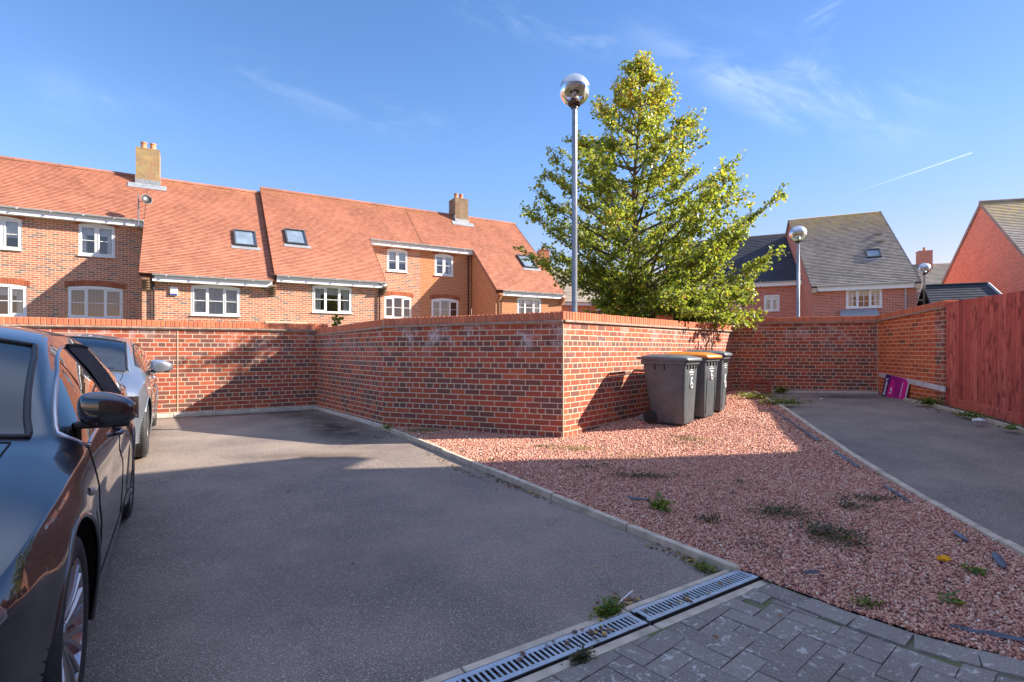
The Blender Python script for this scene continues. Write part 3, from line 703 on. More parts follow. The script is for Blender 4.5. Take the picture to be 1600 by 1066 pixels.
# resample
def resample(pts, st):
    out = [pts[0].copy()]; acc = 0
    for a, b in zip(pts[:-1], pts[1:]):
        L = (b - a).length; d = (b - a) / L; t = st - acc
        while t <= L: out.append(a + d * t); t += st
        acc = (acc + L) % st if L >= st - acc else acc + L
    return out
from math import atan2
ep = resample(elist, .212)
for a, b in zip(ep[:-1], ep[1:]):
    d = (b - a); an = atan2(d.y, d.x); n = Vector((d.y, -d.x)).normalized()
    if n.y > 0: n = -n
    c = (a + b) / 2 + n * .075; block(c.x, c.y, an, .213, .146, r_.uniform(0, .006))
block(1.262, 2.748, math.atan2(DRD.y, DRD.x) + R(8), .15, .105, 0.001)
inner = []
for i, p in enumerate(elist):
    d = (elist[min(i + 1, len(elist) - 1)] - elist[max(0, i - 1)]).normalized(); n = Vector((d.y, -d.x)); n = -n if n.y > 0 else n
    inner.append(p + n * .158)
IP = [tuple(dside(0.06, -.15))] + [tuple(p) for p in inner] + [(3.3, -2.), (-4.5, -2.), tuple(dside(6.4, -.15))]
def clipblock(cx, cy, an, l, w):
    ca, sa = math.cos(an), math.sin(an)
    pts = []
    for u, v in ((-l / 2, -w / 2), (l / 2, -w / 2), (l / 2, w / 2), (-l / 2, w / 2), (0, 0)): pts.append((cx + u * ca - v * sa, cy + u * sa + v * ca))
    ins = [bool(inpoly(np.array([p[0]]), np.array([p[1]]), IP)[0]) for p in pts]
    if all(ins): block(cx, cy, an, l, w, r_.uniform(-.002, .003)); return
    if sum(ins) >= 1:   # cut block: clip polygon by IP with small bmesh boolean in 2D (convex clip per edge)
        poly = pts[:4]
        N = len(IP)
        for i in range(N):
            a = IP[i]; b = IP[(i + 1) % N]
            # only clip against edges near the block
            mx, my = cx, cy; ex, ey = b[0] - a[0], b[1] - a[1]; L = math.hypot(ex, ey)
            if L < 1e-6: continue
            t = max(0, min(1, ((mx - a[0]) * ex + (my - a[1]) * ey) / L / L)); dd = math.hypot(a[0] + ex * t - mx, a[1] + ey * t - my)
            if dd > .14: continue
            def side(p): return (ex * (p[1] - a[1]) - ey * (p[0] - a[0])) / L * SG
            out = []
            for k in range(len(poly)):
                p, q = poly[k], poly[(k + 1) % len(poly)]; sp, sq = side(p), side(q)
                if sp >= 0: out.append(p)
                if (sp >= 0) != (sq >= 0): f = sp / (sp - sq); out.append((p[0] + (q[0] - p[0]) * f, p[1] + (q[1] - p[1]) * f))
            poly = out
            if len(poly) < 3: return
        ar = abs(sum(poly[k][0] * poly[(k + 1) % len(poly)][1] - poly[(k + 1) % len(poly)][0] * poly[k][1] for k in range(len(poly)))) / 2
        if ar < .0012: return
        zj = r_.uniform(-.002, .003); b0 = len(mbp.v); n = len(poly)
        for p in poly: mbp.v.append((p[0], p[1], pz0(p[0], p[1]) + zj))
        for p in poly: mbp.v.append((p[0], p[1], pz0(p[0], p[1]) - .05))
        mbp.f.append(tuple(b0 + k for k in range(n))); mbp.uv.append([(0, 0)] * n); mbp.mi.append(0)
        for k in range(n): mbp.f.append((b0 + k, b0 + n + k, b0 + n + (k + 1) % n, b0 + (k + 1) % n)); mbp.uv.append([(0, 0)] * 4); mbp.mi.append(0)
area = sum(IP[k][0] * IP[(k + 1) % len(IP)][1] - IP[(k + 1) % len(IP)][0] * IP[k][1] for k in range(len(IP)))
SG = 1 if area > 0 else -1
hb = math.atan2(DRD.y, DRD.x) + R(8); U = .104; g = .004
ca, sa = math.cos(hb), math.sin(hb)
for i in range(-60, 60):
    for j in range(-60, 60):
        # herringbone tiling: unit cells of width U
        m = (i - j) % 4
        if m == 0: u, v, an, l = (i + 1) * U, (j + .5) * U, hb, 1
        elif m == 3: u, v, an, l = (i + .5) * U, (j + 1) * U, hb + PI / 2, 1
        else: continue
        x = 1.2 + u * ca - v * sa; y = 1.2 + u * sa + v * ca
        if -3.2 < x < 3.4 and -.6 < y < 3.2: clipblock(x, y, an, 2 * U - g, U - g)
o = mbp.build('block_paving', M['paver']); bevel(o, .006, 2, 50); tag(o, kind='structure')

# ---------------------------------------------------------------- drain channel
kerbm = M['concrete']
mb = MB()
for off, w in ((.095, .055), (-.10, .06)):
    s = 0
    while s < 6.4:
        a = dside(s, off); b = dside(min(s + .9, 6.4) - .008, off); za = gz(a.x, a.y) + .016; zb = gz(b.x, b.y) + .016
        dv = Vector((b.x - a.x, b.y - a.y, zb - za)); l = dv.length; dv.normalize(); n3 = Vector((-dv.y, dv.x, 0)).normalized(); up = dv.cross(n3); up = up if up.z > 0 else -up
        mb.box(Vector(((a.x + b.x) / 2, (a.y + b.y) / 2, (za + zb) / 2)) - up * .06, dv, n3, up, l, w, .12); s += .9
o = mb.build('drain_haunching', M['concrete']); bevel(o, .006); tag(o, kind='structure')
M['grate'] = simple('galvanised_grate', (.42, .48, .54), .45, .45, var=.15, scale=20, bump=.2, bdist=.001)
M['pit'] = simple('silted_channel', (.10, .075, .06), .95, var=.6, scale=30, bump=.8)
def grate(s0, s1, label, dz, twist):
    a = dside(s0, 0); b = dside(s1, twist); th = thing('drain_grate', label, 'drain grate', (a.x, a.y, gz(a.x, a.y)), group='slotted drain grates in the channel')
    za = gz(a.x, a.y) + .022 + dz; zb = gz(b.x, b.y) + .022 + dz
    dv = Vector((b.x - a.x, b.y - a.y, zb - za)); L = dv.length; dv.normalize(); n3 = Vector((-dv.y, dv.x, 0)).normalized(); up = dv.cross(n3); up = up if up.z > 0 else -up
    A0 = Vector((a.x, a.y, za)); mb = MB(); W = .125; rail = .026; pitch = .0262; k = int((L - .03) / pitch)
    for sgn in (-1, 1):
        mb.box(A0 + dv * L / 2 + n3 * sgn * (W / 2 - rail / 2), dv, n3, up, L, rail, .006)
        mb.box(A0 + dv * L / 2 + n3 * sgn * (W / 2 - .0015) - up * .012, dv, n3, up, L, .003, .02)
    for i in range(k + 1):
        mb.box(A0 + dv * (.015 + i * pitch) - up * .0005, dv, n3, up, .0115 if 0 < i < k else .024, W - 2 * rail + .002, .005)
    bevel(mb.build('slotted_cover', M['grate'], th), .0012, 1)
    mb = MB(); mb.box(A0 + dv * L / 2 - up * .035, dv, n3, up, L, W - .01, .01); mb.build('channel_bed', M['pit'], th)
    mb = MB()
    for sgn in (-1, 1): mb.box(A0 + dv * L / 2 + n3 * sgn * (W / 2 + .0022) - up * .012, dv, n3, up, L, .004, .028)
    mb.build('channel_edge', M['rubber'], th)
grate(.02, .90, 'galvanised slotted drain grate ending at the gravel corner', .004, .0)
grate(.915, 1.91, 'longer galvanised drain grate beyond the dark gap, toward the bottom edge', .0, .0)
grate(1.92, 2.92, 'galvanised drain grate continuing below the bottom edge of the picture', .0, .0)
# ---------------------------------------------------------------- houses
class Frame:
    """local building frame: s along the facade, q inwards (away from viewer), z up"""
    def __init__(f, o, e, nq): f.o = Vector((o[0], o[1], 0)); f.e = Vector((e[0], e[1], 0)).normalized(); f.q = Vector((nq[0], nq[1], 0)).normalized(); f.z = Vector((0, 0, 1))
    def p(f, s, q, z): return f.o + f.e * s + f.q * q + f.z * z
def wall(mb, F, s0, s1, q, z0, z1, holes=(), rev=.09, u0=0., ztop=None):
    """facade facing -q with rectangular openings"""
    ss = sorted({s0, s1, *[h[0] for h in holes], *[h[1] for h in holes]}); zs = sorted({z0, z1, *[h[2] for h in holes], *[h[3] for h in holes]})
    for a, b in zip(ss[:-1], ss[1:]):
        for c, d in zip(zs[:-1], zs[1:]):
            if any(a >= h[0] - 1e-6 and b <= h[1] + 1e-6 and c >= h[2] - 1e-6 and d <= h[3] + 1e-6 for h in holes): continue
            mb.poly([F.p(a, q, c), F.p(b, q, c), F.p(b, q, d), F.p(a, q, d)], [(a + u0, c), (b + u0, c), (b + u0, d), (a + u0, d)])
    for a, b, c, d in [h[:4] for h in holes]:
        for P4, U in (([(a, c), (a, d)], 0), ([(b, d), (b, c)], 0), ([(a, d), (b, d)], 1), ([(b, c), (a, c)], 1)):
            (s_, z_), (s2, z2) = P4
            mb.poly([F.p(s_, q, z_), F.p(s2, q, z2), F.p(s2, q + rev, z2), F.p(s_, q + rev, z_)], [(0, z_), (0 if not U else abs(s2 - s_), z2), (rev, z2), (rev, z_)])
def sidewall(mb, F, s, q0, q1, z0, ztop):
    """wall at constant s; ztop: list of (q,z) top outline from q0 to q1"""
    pts = [(q0, z0)] + [(q1, z0)] + [(a, b) for a, b in reversed(ztop)]
    mb.poly([F.p(s, a, b) for a, b in pts], [(a, b) for a, b in pts])
def roof(F, s0a, s1a, q0, z0, s0b, s1b, q1, z1, mat, root, name='roof', course=.1, lift=.03, s0=None, verge=.13):
    """tiled slope, eaves edge (s0a..s1a at q0,z0) to ridge edge (s0b..s1b at q1,z1)"""
    A, B, C, D = F.p(s0a, q0, z0), F.p(s1a, q0, z0), F.p(s1b, q1, z1), F.p(s0b, q1, z1)
    sl = ((D - A).length + (C - B).length) / 2; n = max(1, int(round(sl / course))); nrm = (B - A).cross(D - A).normalized()
    if nrm.z < 0: nrm = -nrm
    mb = MB(); ul = s0a; w = (B - A).length
    for i in range(n):
        t0, t1 = i / n, (i + 1) / n
        a = A.lerp(D, t0) + nrm * lift; b = B.lerp(C, t0) + nrm * lift; c = B.lerp(C, t1) + nrm * .002; d = A.lerp(D, t1) + nrm * .002
        ua, ub = ul + (s0b - s0a) * t0, ul + w + (s1b - s1a) * t0
        mb.poly([a, b, c, d], [(ua, i * course), (ub, i * course), (ub, (i + 1) * course - .001), (ua, (i + 1) * course - .001)])
        a2 = A.lerp(D, t0) - nrm * (.0 if i else .03); b2 = B.lerp(C, t0) - nrm * (.0 if i else .03)
        mb.poly([a2, b2, b, a], [(ua, i * course), (ub, i * course), (ub, i * course + .01), (ua, i * course + .01)])
    k = verge
    for P, Q in ((A, D), (B, C)):
        mb.poly([P - nrm * k, Q - nrm * k, Q + nrm * lift, P + nrm * lift], [(0, 0)] * 4)
    mb.poly([A - nrm * k, B - nrm * k, C - nrm * k, D - nrm * k], [(0, 0)] * 4)
    return mb.build(name, mat, root)
def ridge(F, s0, s1, q, z, mat, root, r=.11):
    mb = MB(); x = s0; rr = random.Random(int(s0 * 10))
    while x < s1 - .02:
        l = min(.44, s1 - x); a, b = F.p(x, q, z - .05), F.p(x + l, q, z - .05 + rr.uniform(-.004, .004)); mb.tube([a, b], [r, r * .96], 10); x += l
    return mb.build('ridge_tiles', mat, root)
def arch(mb, F, s0, s1, q, z, rise, h, w=.072):
    n = int((s1 - s0 + .2) / w); L = s1 - s0 + .2; sm = (s0 + s1) / 2
    for i in range(n):
        x = -L / 2 + L * (i + .5) / n; t = x / (L / 2); zz = z + rise * (1 - t * t); sl = -2 * rise * t / (L / 2)
        lean = .10 * t
        ax = (F.e + F.z * sl * .6).normalized(); az = (F.z + F.e * lean).normalized()
        mb.box(F.p(sm + x, q - .004, zz + h / 2), ax, F.q, az, L / n - .010, .03, h)
def window(F, root, s0, s1, z0, z1, q, lights=2, arched=.05, inner='blank', bars=(1, 0), frame='white', rev=.07, arch_mat='soldier'):
    """casement window set in its opening; top infill arched board; inner: blank|curtain|blind|net"""
    fm = M[frame]; qq = q + rev - .03; t = .05; D = .06
    mb = MB(); W = s1 - s0; H = z1 - z0
    def bar(a, b, c, d, dq=0., dep=D): mb.box(F.p((a + b) / 2, qq + dq, (c + d) / 2), F.e, F.q, F.z, abs(b - a), dep, abs(d - c))
    bar(s0, s1, z0, z0 + t); bar(s0, s1, z1 - t, z1); bar(s0, s0 + t, z0 + t, z1 - t); bar(s1 - t, s1, z0 + t, z1 - t)
    lw = (W - 2 * t - (lights - 1) * .05) / lights; panes = []
    for i in range(lights):
        a = s0 + t + i * (lw + .05); b = a + lw
        if i < lights - 1: bar(b, b + .05, z0 + t, z1 - t)
        op = (lights == 2) or (i != 1)
        if op:
            m = .045; c0, c1 = z0 + t, z1 - t
            bar(a, b, c0, c0 + m, -.018, .05); bar(a, b, c1 - m, c1, -.018, .05); bar(a, a + m, c0 + m, c1 - m, -.018, .05); bar(b - m, b, c0 + m, c1 - m, -.018, .05)
            pa, pb, pc, pd = a + m, b - m, c0 + m, c1 - m
        else: pa, pb, pc, pd = a, b, z0 + t, z1 - t
        for k in range(bars[0]):
            zz = pc + (pd - pc) * (k + 1) / (bars[0] + 1); bar(pa, pb, zz - .011, zz + .011, -.012, .03)
        for k in range(bars[1]):
            xx = pa + (pb - pa) * (k + 1) / (bars[1] + 1)
            mb.box(F.p(xx, qq - .016, (pc + pd) / 2), F.e, F.q, F.z, .02, .026, pd - pc)
        panes.append((pa, pb, pc, pd))
    mb.box(F.p((s0 + s1) / 2, q - .005, z0 - .018), F.e, F.q, F.z, W + .05, .10, .03)      # sill
    if arched:
        n = 16; b0 = []
        for i in range(n + 1):
            t2 = -1 + 2 * i / n; zz = z1 + arched * (1 - t2 * t2); b0.append((s0 + W * i / n, zz))
        for i in range(n):
            (a, za), (b, zb) = b0[i], b0[i + 1]
            mb.poly([F.p(a, q - .012, z1 - .03), F.p(b, q - .012, z1 - .03), F.p(b, q - .012, zb), F.p(a, q - .012, za)])
            mb.poly([F.p(a, q - .012, za), F.p(b, q - .012, zb), F.p(b, q + .02, zb), F.p(a, q + .02, za)])
        mb.poly([F.p(s0, q - .012, z1 - .03), F.p(s1, q - .012, z1 - .03), F.p(s1, q + .03, z1 - .03), F.p(s0, q + .03, z1 - .03)])
    w = mb.build('window', fm, root)
    mb = MB()
    for a, b, c, d in panes: mb.poly([F.p(a, qq, c), F.p(b, qq, c), F.p(b, qq, d), F.p(a, qq, d)])
    mb.build('pane', M['glass'], w)
    mb = MB()   # room box behind the glass
    qb = qq + .9
    mb.poly([F.p(s0, qb, z0), F.p(s1, qb, z0), F.p(s1, qb, z1), F.p(s0, qb, z1)])
    mb.poly([F.p(s0, qq + .03, z0), F.p(s0, qb, z0), F.p(s0, qb, z1), F.p(s0, qq + .03, z1)]); mb.poly([F.p(s1, qq + .03, z0), F.p(s1, qb, z0), F.p(s1, qb, z1), F.p(s1, qq + .03, z1)])
    mb.poly([F.p(s0, qq + .03, z0), F.p(s1, qq + .03, z0), F.p(s1, qb, z0), F.p(s0, qb, z0)]); mb.poly([F.p(s0, qq + .03, z1), F.p(s1, qq + .03, z1), F.p(s1, qb, z1), F.p(s0, qb, z1)])
    mb.build('room_recess', M['room'], w)
    mb = MB(); rr = random.Random(int(s0 * 77 + z0 * 10))
    if inner in ('curtain', 'net'):
        n = int(W / .02); hi, lo = (z1, z0)
        if inner == 'net': hi = z1; lo = z0
        for i in range(n):
            a = s0 + W * i / n; b = s0 + W * (i + 1) / n; f = lambda x: qq + .045 + .02 * math.sin(x * 62 + 2 * math.sin(x * 9)); k = lambda x: .10 * math.sin(x * 2.3)
            mb.poly([F.p(a + k(a) * .6, f(a), lo), F.p(b + k(b) * .6, f(b), lo), F.p(b, f(b), hi), F.p(a, f(a), hi)])
        mb.build('curtain', M['curtain'], w, smooth=True, weld=True)
    elif inner == 'drape':   # part-drawn drapes on both sides
        for a0, a1 in ((s0, s0 + W * .22), (s1 - W * .22, s1)):
            n = 12
            for i in range(n):
                a = a0 + (a1 - a0) * i / n; b = a0 + (a1 - a0) * (i + 1) / n; f = lambda x: qq + .09 + .03 * math.sin(x * 70)
                mb.poly([F.p(a, f(a), z0), F.p(b, f(b), z0), F.p(b, f(b), z1), F.p(a, f(a), z1)])
        mb.box(F.p((s0 + s1) / 2, qq + .12, z1 - H * .16), F.e, F.q, F.z, W, .01, H * .30)
        mb.build('curtain', M['curtain'], w, smooth=False)
    elif inner == 'blind':
        x = s0 + .04
        while x < s1: mb.box(F.p(x, qq + .07, (z0 + z1) / 2), (F.e * .6 + F.q * .8).normalized(), (F.q * .6 - F.e * .8).normalized(), F.z, .034, .003, H); x += .105
        mb.build('vertical_blind', M['blind'], w)
    elif inner == 'roller':
        mb.box(F.p((s0 + s1) / 2, qq + .07, z1 - H * .3), F.e, F.q, F.z, W, .006, H * .6); mb.build('roller_blind', M['curtain'], w)
    if arched and arch_mat:
        mb = MB(); arch(mb, F, s0, s1, q, z1 + .004 + .0, arched, .20); mb.build('arch', M[arch_mat], w)
    return w
def eaves(F, root, s0, s1, q, z, wallq, ends=(0, 0)):
    """z,q = roof edge. gutter, fascia, soffit"""
    mb = MB(); n = 8
    L = s1 - s0; pts = []
    for i in range(n + 1):
        a = PI * i / n; pts.append((-.05 - .05 * math.cos(a), -.05 * math.sin(a)))
    for (a, b), (c, d) in zip(pts[:-1], pts[1:]):
        mb.poly([F.p(s0, q + a, z - .01 + b), F.p(s1, q + a, z - .01 + b), F.p(s1, q + c, z - .01 + d), F.p(s0, q + c, z - .01 + d)])
    for s in (s0, s1): mb.poly([F.p(s, q + a, z - .01 + b) for a, b in pts])
    k = s0 + .4
    while k < s1:
        mb.box(F.p(k, q - .055, z - .045), F.e, F.q, F.z, .03, .12, .05); k += .9
    mb.build('gutter', M['fasc_gut'], root)
    mb = MB(); mb.box(F.p((s0 + s1) / 2, q + .03, z - .13), F.e, F.q, F.z, L, .03, .23); 
    mb.box(F.p((s0 + s1) / 2, (q + .045 + wallq) / 2 + .0, z - .238), F.e, F.q, F.z, L, wallq - q - .02, .012)
    mb.build('fascia', M['fascia'], root)
    mb = MB()
    mb.box(F.p((s0 + s1) / 2, q + .03, z - .008), F.e, F.q, F.z, L, .06, .012); mb.build('eaves_felt', M['blackpipe'], root)
M['fasc_gut'] = simple('grey_gutter', (.50, .54, .58), .4, var=.05)
def pipe(F, root, s, q, z0, z1, mat='blackpipe', swan=.2):
    mb = MB(); mb.tube([F.p(s, q - .05 - swan, z1), F.p(s, q - .05 - swan, z1 - .06), F.p(s, q - .06, z1 - .28), F.p(s, q - .06, z0)], .034, 8)
    zz = z1 - .5
    while zz > z0: mb.tube([F.p(s, q - .06, zz), F.p(s, q - .06, zz + .07)], .042, 8); zz -= 1.8
    return mb.build('downpipe', M[mat], root, smooth=True, angle=40)
def skylight(F, root, s0, s1, q0, q1, zE, pitch, q_e=0., face=1):
    """on slope z = zE + pitch*(q-q_e)"""
    c = math.cos(math.atan(pitch)); sn = math.sin(math.atan(pitch)); up = (F.q * c + F.z * sn); n = (F.z * c - F.q * sn)
    qm = (q0 + q1) / 2; o = F.p((s0 + s1) / 2, qm, zE + pitch * (qm - q_e)); H = (q1 - q0) / c; W = s1 - s0
    mb = MB(); t = .07
    for dx, dy, w, h in ((-W / 2 + t / 2, 0, t, H), (W / 2 - t / 2, 0, t, H), (0, H / 2 - t / 2, W - 2 * t, t), (0, -H / 2 + t / 2, W - 2 * t, t)):
        mb.box(o + F.e * dx + up * dy + n * .055, F.e, up, n, w, h, .11)
    w = mb.build('roof_window', M['skyframe'], root); bevel(w, .008)
    mb = MB(); mb.box(o + n * .05, F.e, up, n, W - 2 * t + .004, H - 2 * t + .004, .02); mb.build('pane', M['skyglass'], w)
    mb = MB(); mb.box(o + n * .028 - up * (H / 2 + .09), F.e, up, n, W + .22, .20, .012)
    mb.build('flashing', M['lead'], w)
M['skyframe'] = simple('dark_roof_window_frame', (.045, .048, .055), .45, var=.1)
M['skyglass'] = simple('roof_window_glass', (.16, .21, .26), .08, .0, var=.25, scale=2., **{'Specular IOR Level': .8})
def chimney(F, root, s0, s1, q0, q1, zb, zt, mat, pots=2, flash=.28, cap=True):
    mb = MB(); wall(mb, F, s0, s1, q0, zb, zt); G2 = Frame(F.p(s1, q0, 0)[:2], F.q[:2], (-F.e)[:2])
    for (a, b) in ((s0, 0), (s1, 1)): 
        mb.poly([F.p(a, q0, zb), F.p(a, q1, zb), F.p(a, q1, zt), F.p(a, q0, zt)], [(q0, zb), (q1, zb), (q1, zt), (q0, zt)])
    mb.poly([F.p(s1, q1, zb), F.p(s0, q1, zb), F.p(s0, q1, zt), F.p(s1, q1, zt)], [(s1, zb), (s0, zb), (s0, zt), (s1, zt)])
    ch = mb.build('chimney', mat, root)
    sm, qm = (s0 + s1) / 2, (q0 + q1) / 2
    mb = MB(); mb.box(F.p(sm, qm, zt + .012), F.e, F.q, F.z, s1 - s0 + (.06 if cap else .01), q1 - q0 + (.06 if cap else .01), .05); mb.build('cap', mat, ch)
    for i in range(pots):
        s = s0 + (s1 - s0) * (i + .8) / (pots + .6); mb = MB(); mb.lathe(F.p(s, qm, zt + .03), [(0, 0), (.12, 0), (.115, .05), (.10, .28), (.125, .30), (.125, .34), (.10, .345), (.085, .30), (0, .29)], 16)
        mb.build('pot', M['pot'], ch, smooth=True, angle=35)
    if flash:
        mb = MB(); mb.box(F.p(sm, q0 - .012, zb + flash / 2 - .05), F.e, F.q, F.z, s1 - s0 + .03, .02, flash)
        mb.build('flashing', M['lead'], ch)
        for s_ in (s0 - .012, s1 + .012): mb = MB(); mb.box(F.p(s_, q0 + .25, zb + .22), F.q, F.e, F.z, .5, .02, .3); mb.build('side_flashing', M['lead'], ch)
        mb = MB(); n = Vector((F.q * .68 + F.z * .735)); nn = (F.z * .735 - F.q * .68)
        mb.box(F.p(sm, q0 - .14, zb - .115) + nn * .03, F.e, n, nn, s1 - s0 + .5, .32, .012); mb.build('apron', M['lead'], ch)
    return ch

T = Frame((-10.1, 19.7), (.857, .514), (-.514, .857)); PT = .916; ZB = -.6
zL, zR = 3.77, 4.00
def hole(ws): return [(a, b, c, d) for a, b, c, d in ws]
def terraced(label, loc): return thing('terraced_house', label, 'house', (*T.p(*loc, 0)[:2], 0), group='red roofed terraced houses')
# house A: upper storey set back, left
hA = terraced('leftmost terraced house with white windows on two floors under long red tiled roof', (-8, 2.8))
wA = [(-7.52, -6.54, 4.64, 5.70), (-4.98, -3.91, 4.62, 5.74), (-7.78, -6.41, 2.34, 3.37), (-5.28, -3.67, 2.33, 3.43)]
mb = MB(); wall(mb, T, -16, -2.5, 2.8, ZB, 6.20, wA); mb.build('wall', M['terrace'], hA)
for (w, l, i) in zip(wA, (2, 2, 3, 3), ('roller', 'drape', 'drape', 'blind')): window(T, hA, *w, 2.8, l, .07, i)
roof(T, -16, -2.98, 2.5, zL + PT * 2.5, -16, -2.98, 5, zL + PT * 5, M['roof_red'], hA); roof(T, -16, -2.98, 10, zL, -16, -2.98, 5, zL + PT * 5, M['roof_red'], hA, 'rear_roof')
eaves(T, hA, -16, -2.98, 2.5, zL + PT * 2.5, 2.8); ridge(T, -16, -2.98, 5, zL + PT * 5 + .03, M['roof_red'], hA)
# house B: catslide front
hB = terraced('terraced house with low roof slope, roof window and curtained window, below the lichened chimney', (-.8, .25))
wB = [(-1.46, .10, 2.41, 3.45)]
mb = MB(); wall(mb, T, -2.91, 1.15, .25, ZB, zL + .1, wB); 
sidewall(mb, T, -2.91, .25, 2.8, ZB, [(.25, zL + PT * .25 - .12), (2.8, zL + PT * 2.8 - .12)]); mb.build('wall', M['terrace'], hB)
window(T, hB, *wB[0], .25, 3, .07, 'curtain')
roof(T, -2.98, 1.24, 0, zL, -2.98, 1.24, 5, zL + PT * 5, M['roof_red'], hB); roof(T, -2.98, 1.24, 10, zL, -2.98, 1.24, 5, zL + PT * 5, M['roof_red'], hB, 'rear_roof')
eaves(T, hB, -2.60, 1.18, 0, zL, .25); ridge(T, -2.98, 1.24, 5, zL + PT * 5 + .03, M['roof_red'], hB)
pipe(T, hB, -2.58, .25, ZB, zL - .02)
skylight(T, hB, .0, .82, 1.60, 2.42, zL, PT)
chimney(T, hB, -3.40, -2.58, 4.55, 5.35, zL + PT * 4.55, 9.42, M['chim_y'], 2, .26, cap=False)
for s in (-2.79, 1.22):
    mb = MB()
    for k in range(5): mb.box(T.p(s, .25 - .02 - k * .035 + .0, zL - .50 + k * .077), T.e, T.q, T.z, .22, .08 + k * .07, .068)
    mb.build('corbel', M['chim_b'], hB)
mb = MB(); mb.box(T.p(-1.98, .225, 3.22), T.e, T.q, T.z, .24, .07, .30); ab = mb.build('alarm_box', M['white'], hB); bevel(ab, .02)
mb = MB(); mb.box(T.p(-1.98, .19, 3.11), T.e, T.q, T.z, .2, .01, .05); mb.build('alarm_badge', M['bluebadge'] if 'bluebadge' in M else simple('blue_badge', (.02, .06, .4), .4), ab)
mb = MB(); mb.box(T.p(1.7, .20, 2.19), T.e, T.q, T.z, 1.5, .12, .10); mb.build('stone_band', M['band'], hB)
# house C
hC = terraced('terraced house with raised roof edge, roof window and black downpipe, mid terrace', (4, .25))
wC = [(2.68, 4.22, 2.66, 3.70)]
mb = MB(); wall(mb, T, 1.15, 5.5, .25, ZB, zR + .1, wC); sidewall(mb, T, 5.5, .25, 2.8, ZB, [(.25, zR + PT * .25 - .12), (2.8, zR + PT * 2.8 - .12)])
sidewall(mb, T, 1.30, .25, 5, 3.6, [(.25, zR + PT * .25 - .1), (5, zR + PT * 5 - .1)])
wC2 = [(6.53, 7.55, 4.91, 5.93), (6.39, 7.75, 2.69, 3.68)]
wall(mb, T, 5.4, 8.2, 2.8, ZB, 6.42, wC2); mb.build('wall', M['terrace'], hC)
window(T, hC, *wC[0], .25, 3, .07, 'drape'); window(T, hC, *wC2[0], 2.8, 2, .08, 'roller'); window(T, hC, *wC2[1], 2.8, 3, .08, 'blank')
roof(T, 1.26, 5.6, 0, zR, 1.26, 5.6, 2.5, zR + PT * 2.5, M['roof_red'], hC); 
def roofup(root, s0, s1, name='upper_roof'):
    # same slope continued, uv carried on
    o = roof(T, s0, s1, 2.5, zR + PT * 2.5, s0, s1, 5, zR + PT * 5, M['roof_red'], root, name)
    uv = o.data.uv_layers[0].data
    for d in uv: d.uv[1] += 3.39
roofup(hC, 1.26, 8.2); roof(T, 1.26, 8.2, 10, zR, 1.26, 8.2, 5, zR + PT * 5, M['roof_red'], hC, 'rear_roof')
eaves(T, hC, 1.34, 5.62, 0, zR, .25); eaves(T, hC, 5.62, 8.2, 2.5, zR + PT * 2.5, 2.8); ridge(T, 1.26, 8.2, 5, zR + PT * 5 + .03, M['roof_red'], hC)
pipe(T, hC, 5.36, .25, ZB, zR - .02); skylight(T, hC, 1.92, 2.75, 1.64, 2.46, zR, PT)
mb = MB()
for k in range(5): mb.box(T.p(5.55, .25 - .02 - k * .035, zR - .50 + k * .077), T.e, T.q, T.z, .16, .08 + k * .07, .068)
mb.build('corbel', M['chim_b'], hC)
# house D: orange brick
hD = terraced('rightmost terraced house in brighter orange brick with a stained brown chimney', (12, .25))
wD = [(8.96, 9.97, 4.89, 5.90), (8.79, 10.26, 2.73, 3.66)]
mb = MB(); wall(mb, T, 8.2, 11.0, 2.8, ZB, 6.42, wD)
sidewall(mb, T, 11.02, .25, 2.8, ZB, [(.25, zR + PT * .25 - .12), (2.8, zR + PT * 2.8 - .12)])
wD2 = [(12.22, 13.64, 2.80, 3.70)]
wall(mb, T, 11.02, 14.9, .25, ZB, zR + .1, wD2); sidewall(mb, T, 14.9, .25, 9.7, ZB, [(.25, zR + .1), (5, zR + PT * 5 - .1), (9.7, zR + .1)])
mb.build('wall', M['terrace_orange'], hD)
window(T, hD, *wD[0], 2.8, 2, .08, 'drape'); window(T, hD, *wD[1], 2.8, 3, .09, 'blind'); window(T, hD, *wD2[0], .25, 3, .07, 'drape')
roof(T, 10.93, 14.98, 0, zR, 10.93, 14.98, 2.5, zR + PT * 2.5, M['roof_red'], hD); roofup(hD, 8.2, 14.98); roof(T, 8.2, 14.98, 10, zR, 8.2, 14.98, 5, zR + PT * 5, M['roof_red'], hD, 'rear_roof')
eaves(T, hD, 8.2, 10.95, 2.5, zR + PT * 2.5, 2.8); eaves(T, hD, 11.3, 14.95, 0, zR, .25); ridge(T, 8.2, 14.98, 5, zR + PT * 5 + .03, M['roof_red'], hD)
pipe(T, hD, 10.80, 2.8, ZB, zR + PT * 2.5 - .02); pipe(T, hD, 11.28, .25, ZB, zR - .02, swan=.1); skylight(T, hD, 13.45, 14.3, 1.55, 2.40, zR, PT)
chimney(T, hD, 10.88, 11.66, 4.5, 5.35, zR + PT * 4.5, 9.42, M['chim_b'], 2, .24, cap=False)
for s in (11.14, 14.86):
    mb = MB()
    for k in range(5): mb.box(T.p(s, .25 - .02 - k * .035, zR - .50 + k * .077), T.e, T.q, T.z, .2, .08 + k * .07, .068)
    mb.build('corbel', M['terrace_orange'], hD)
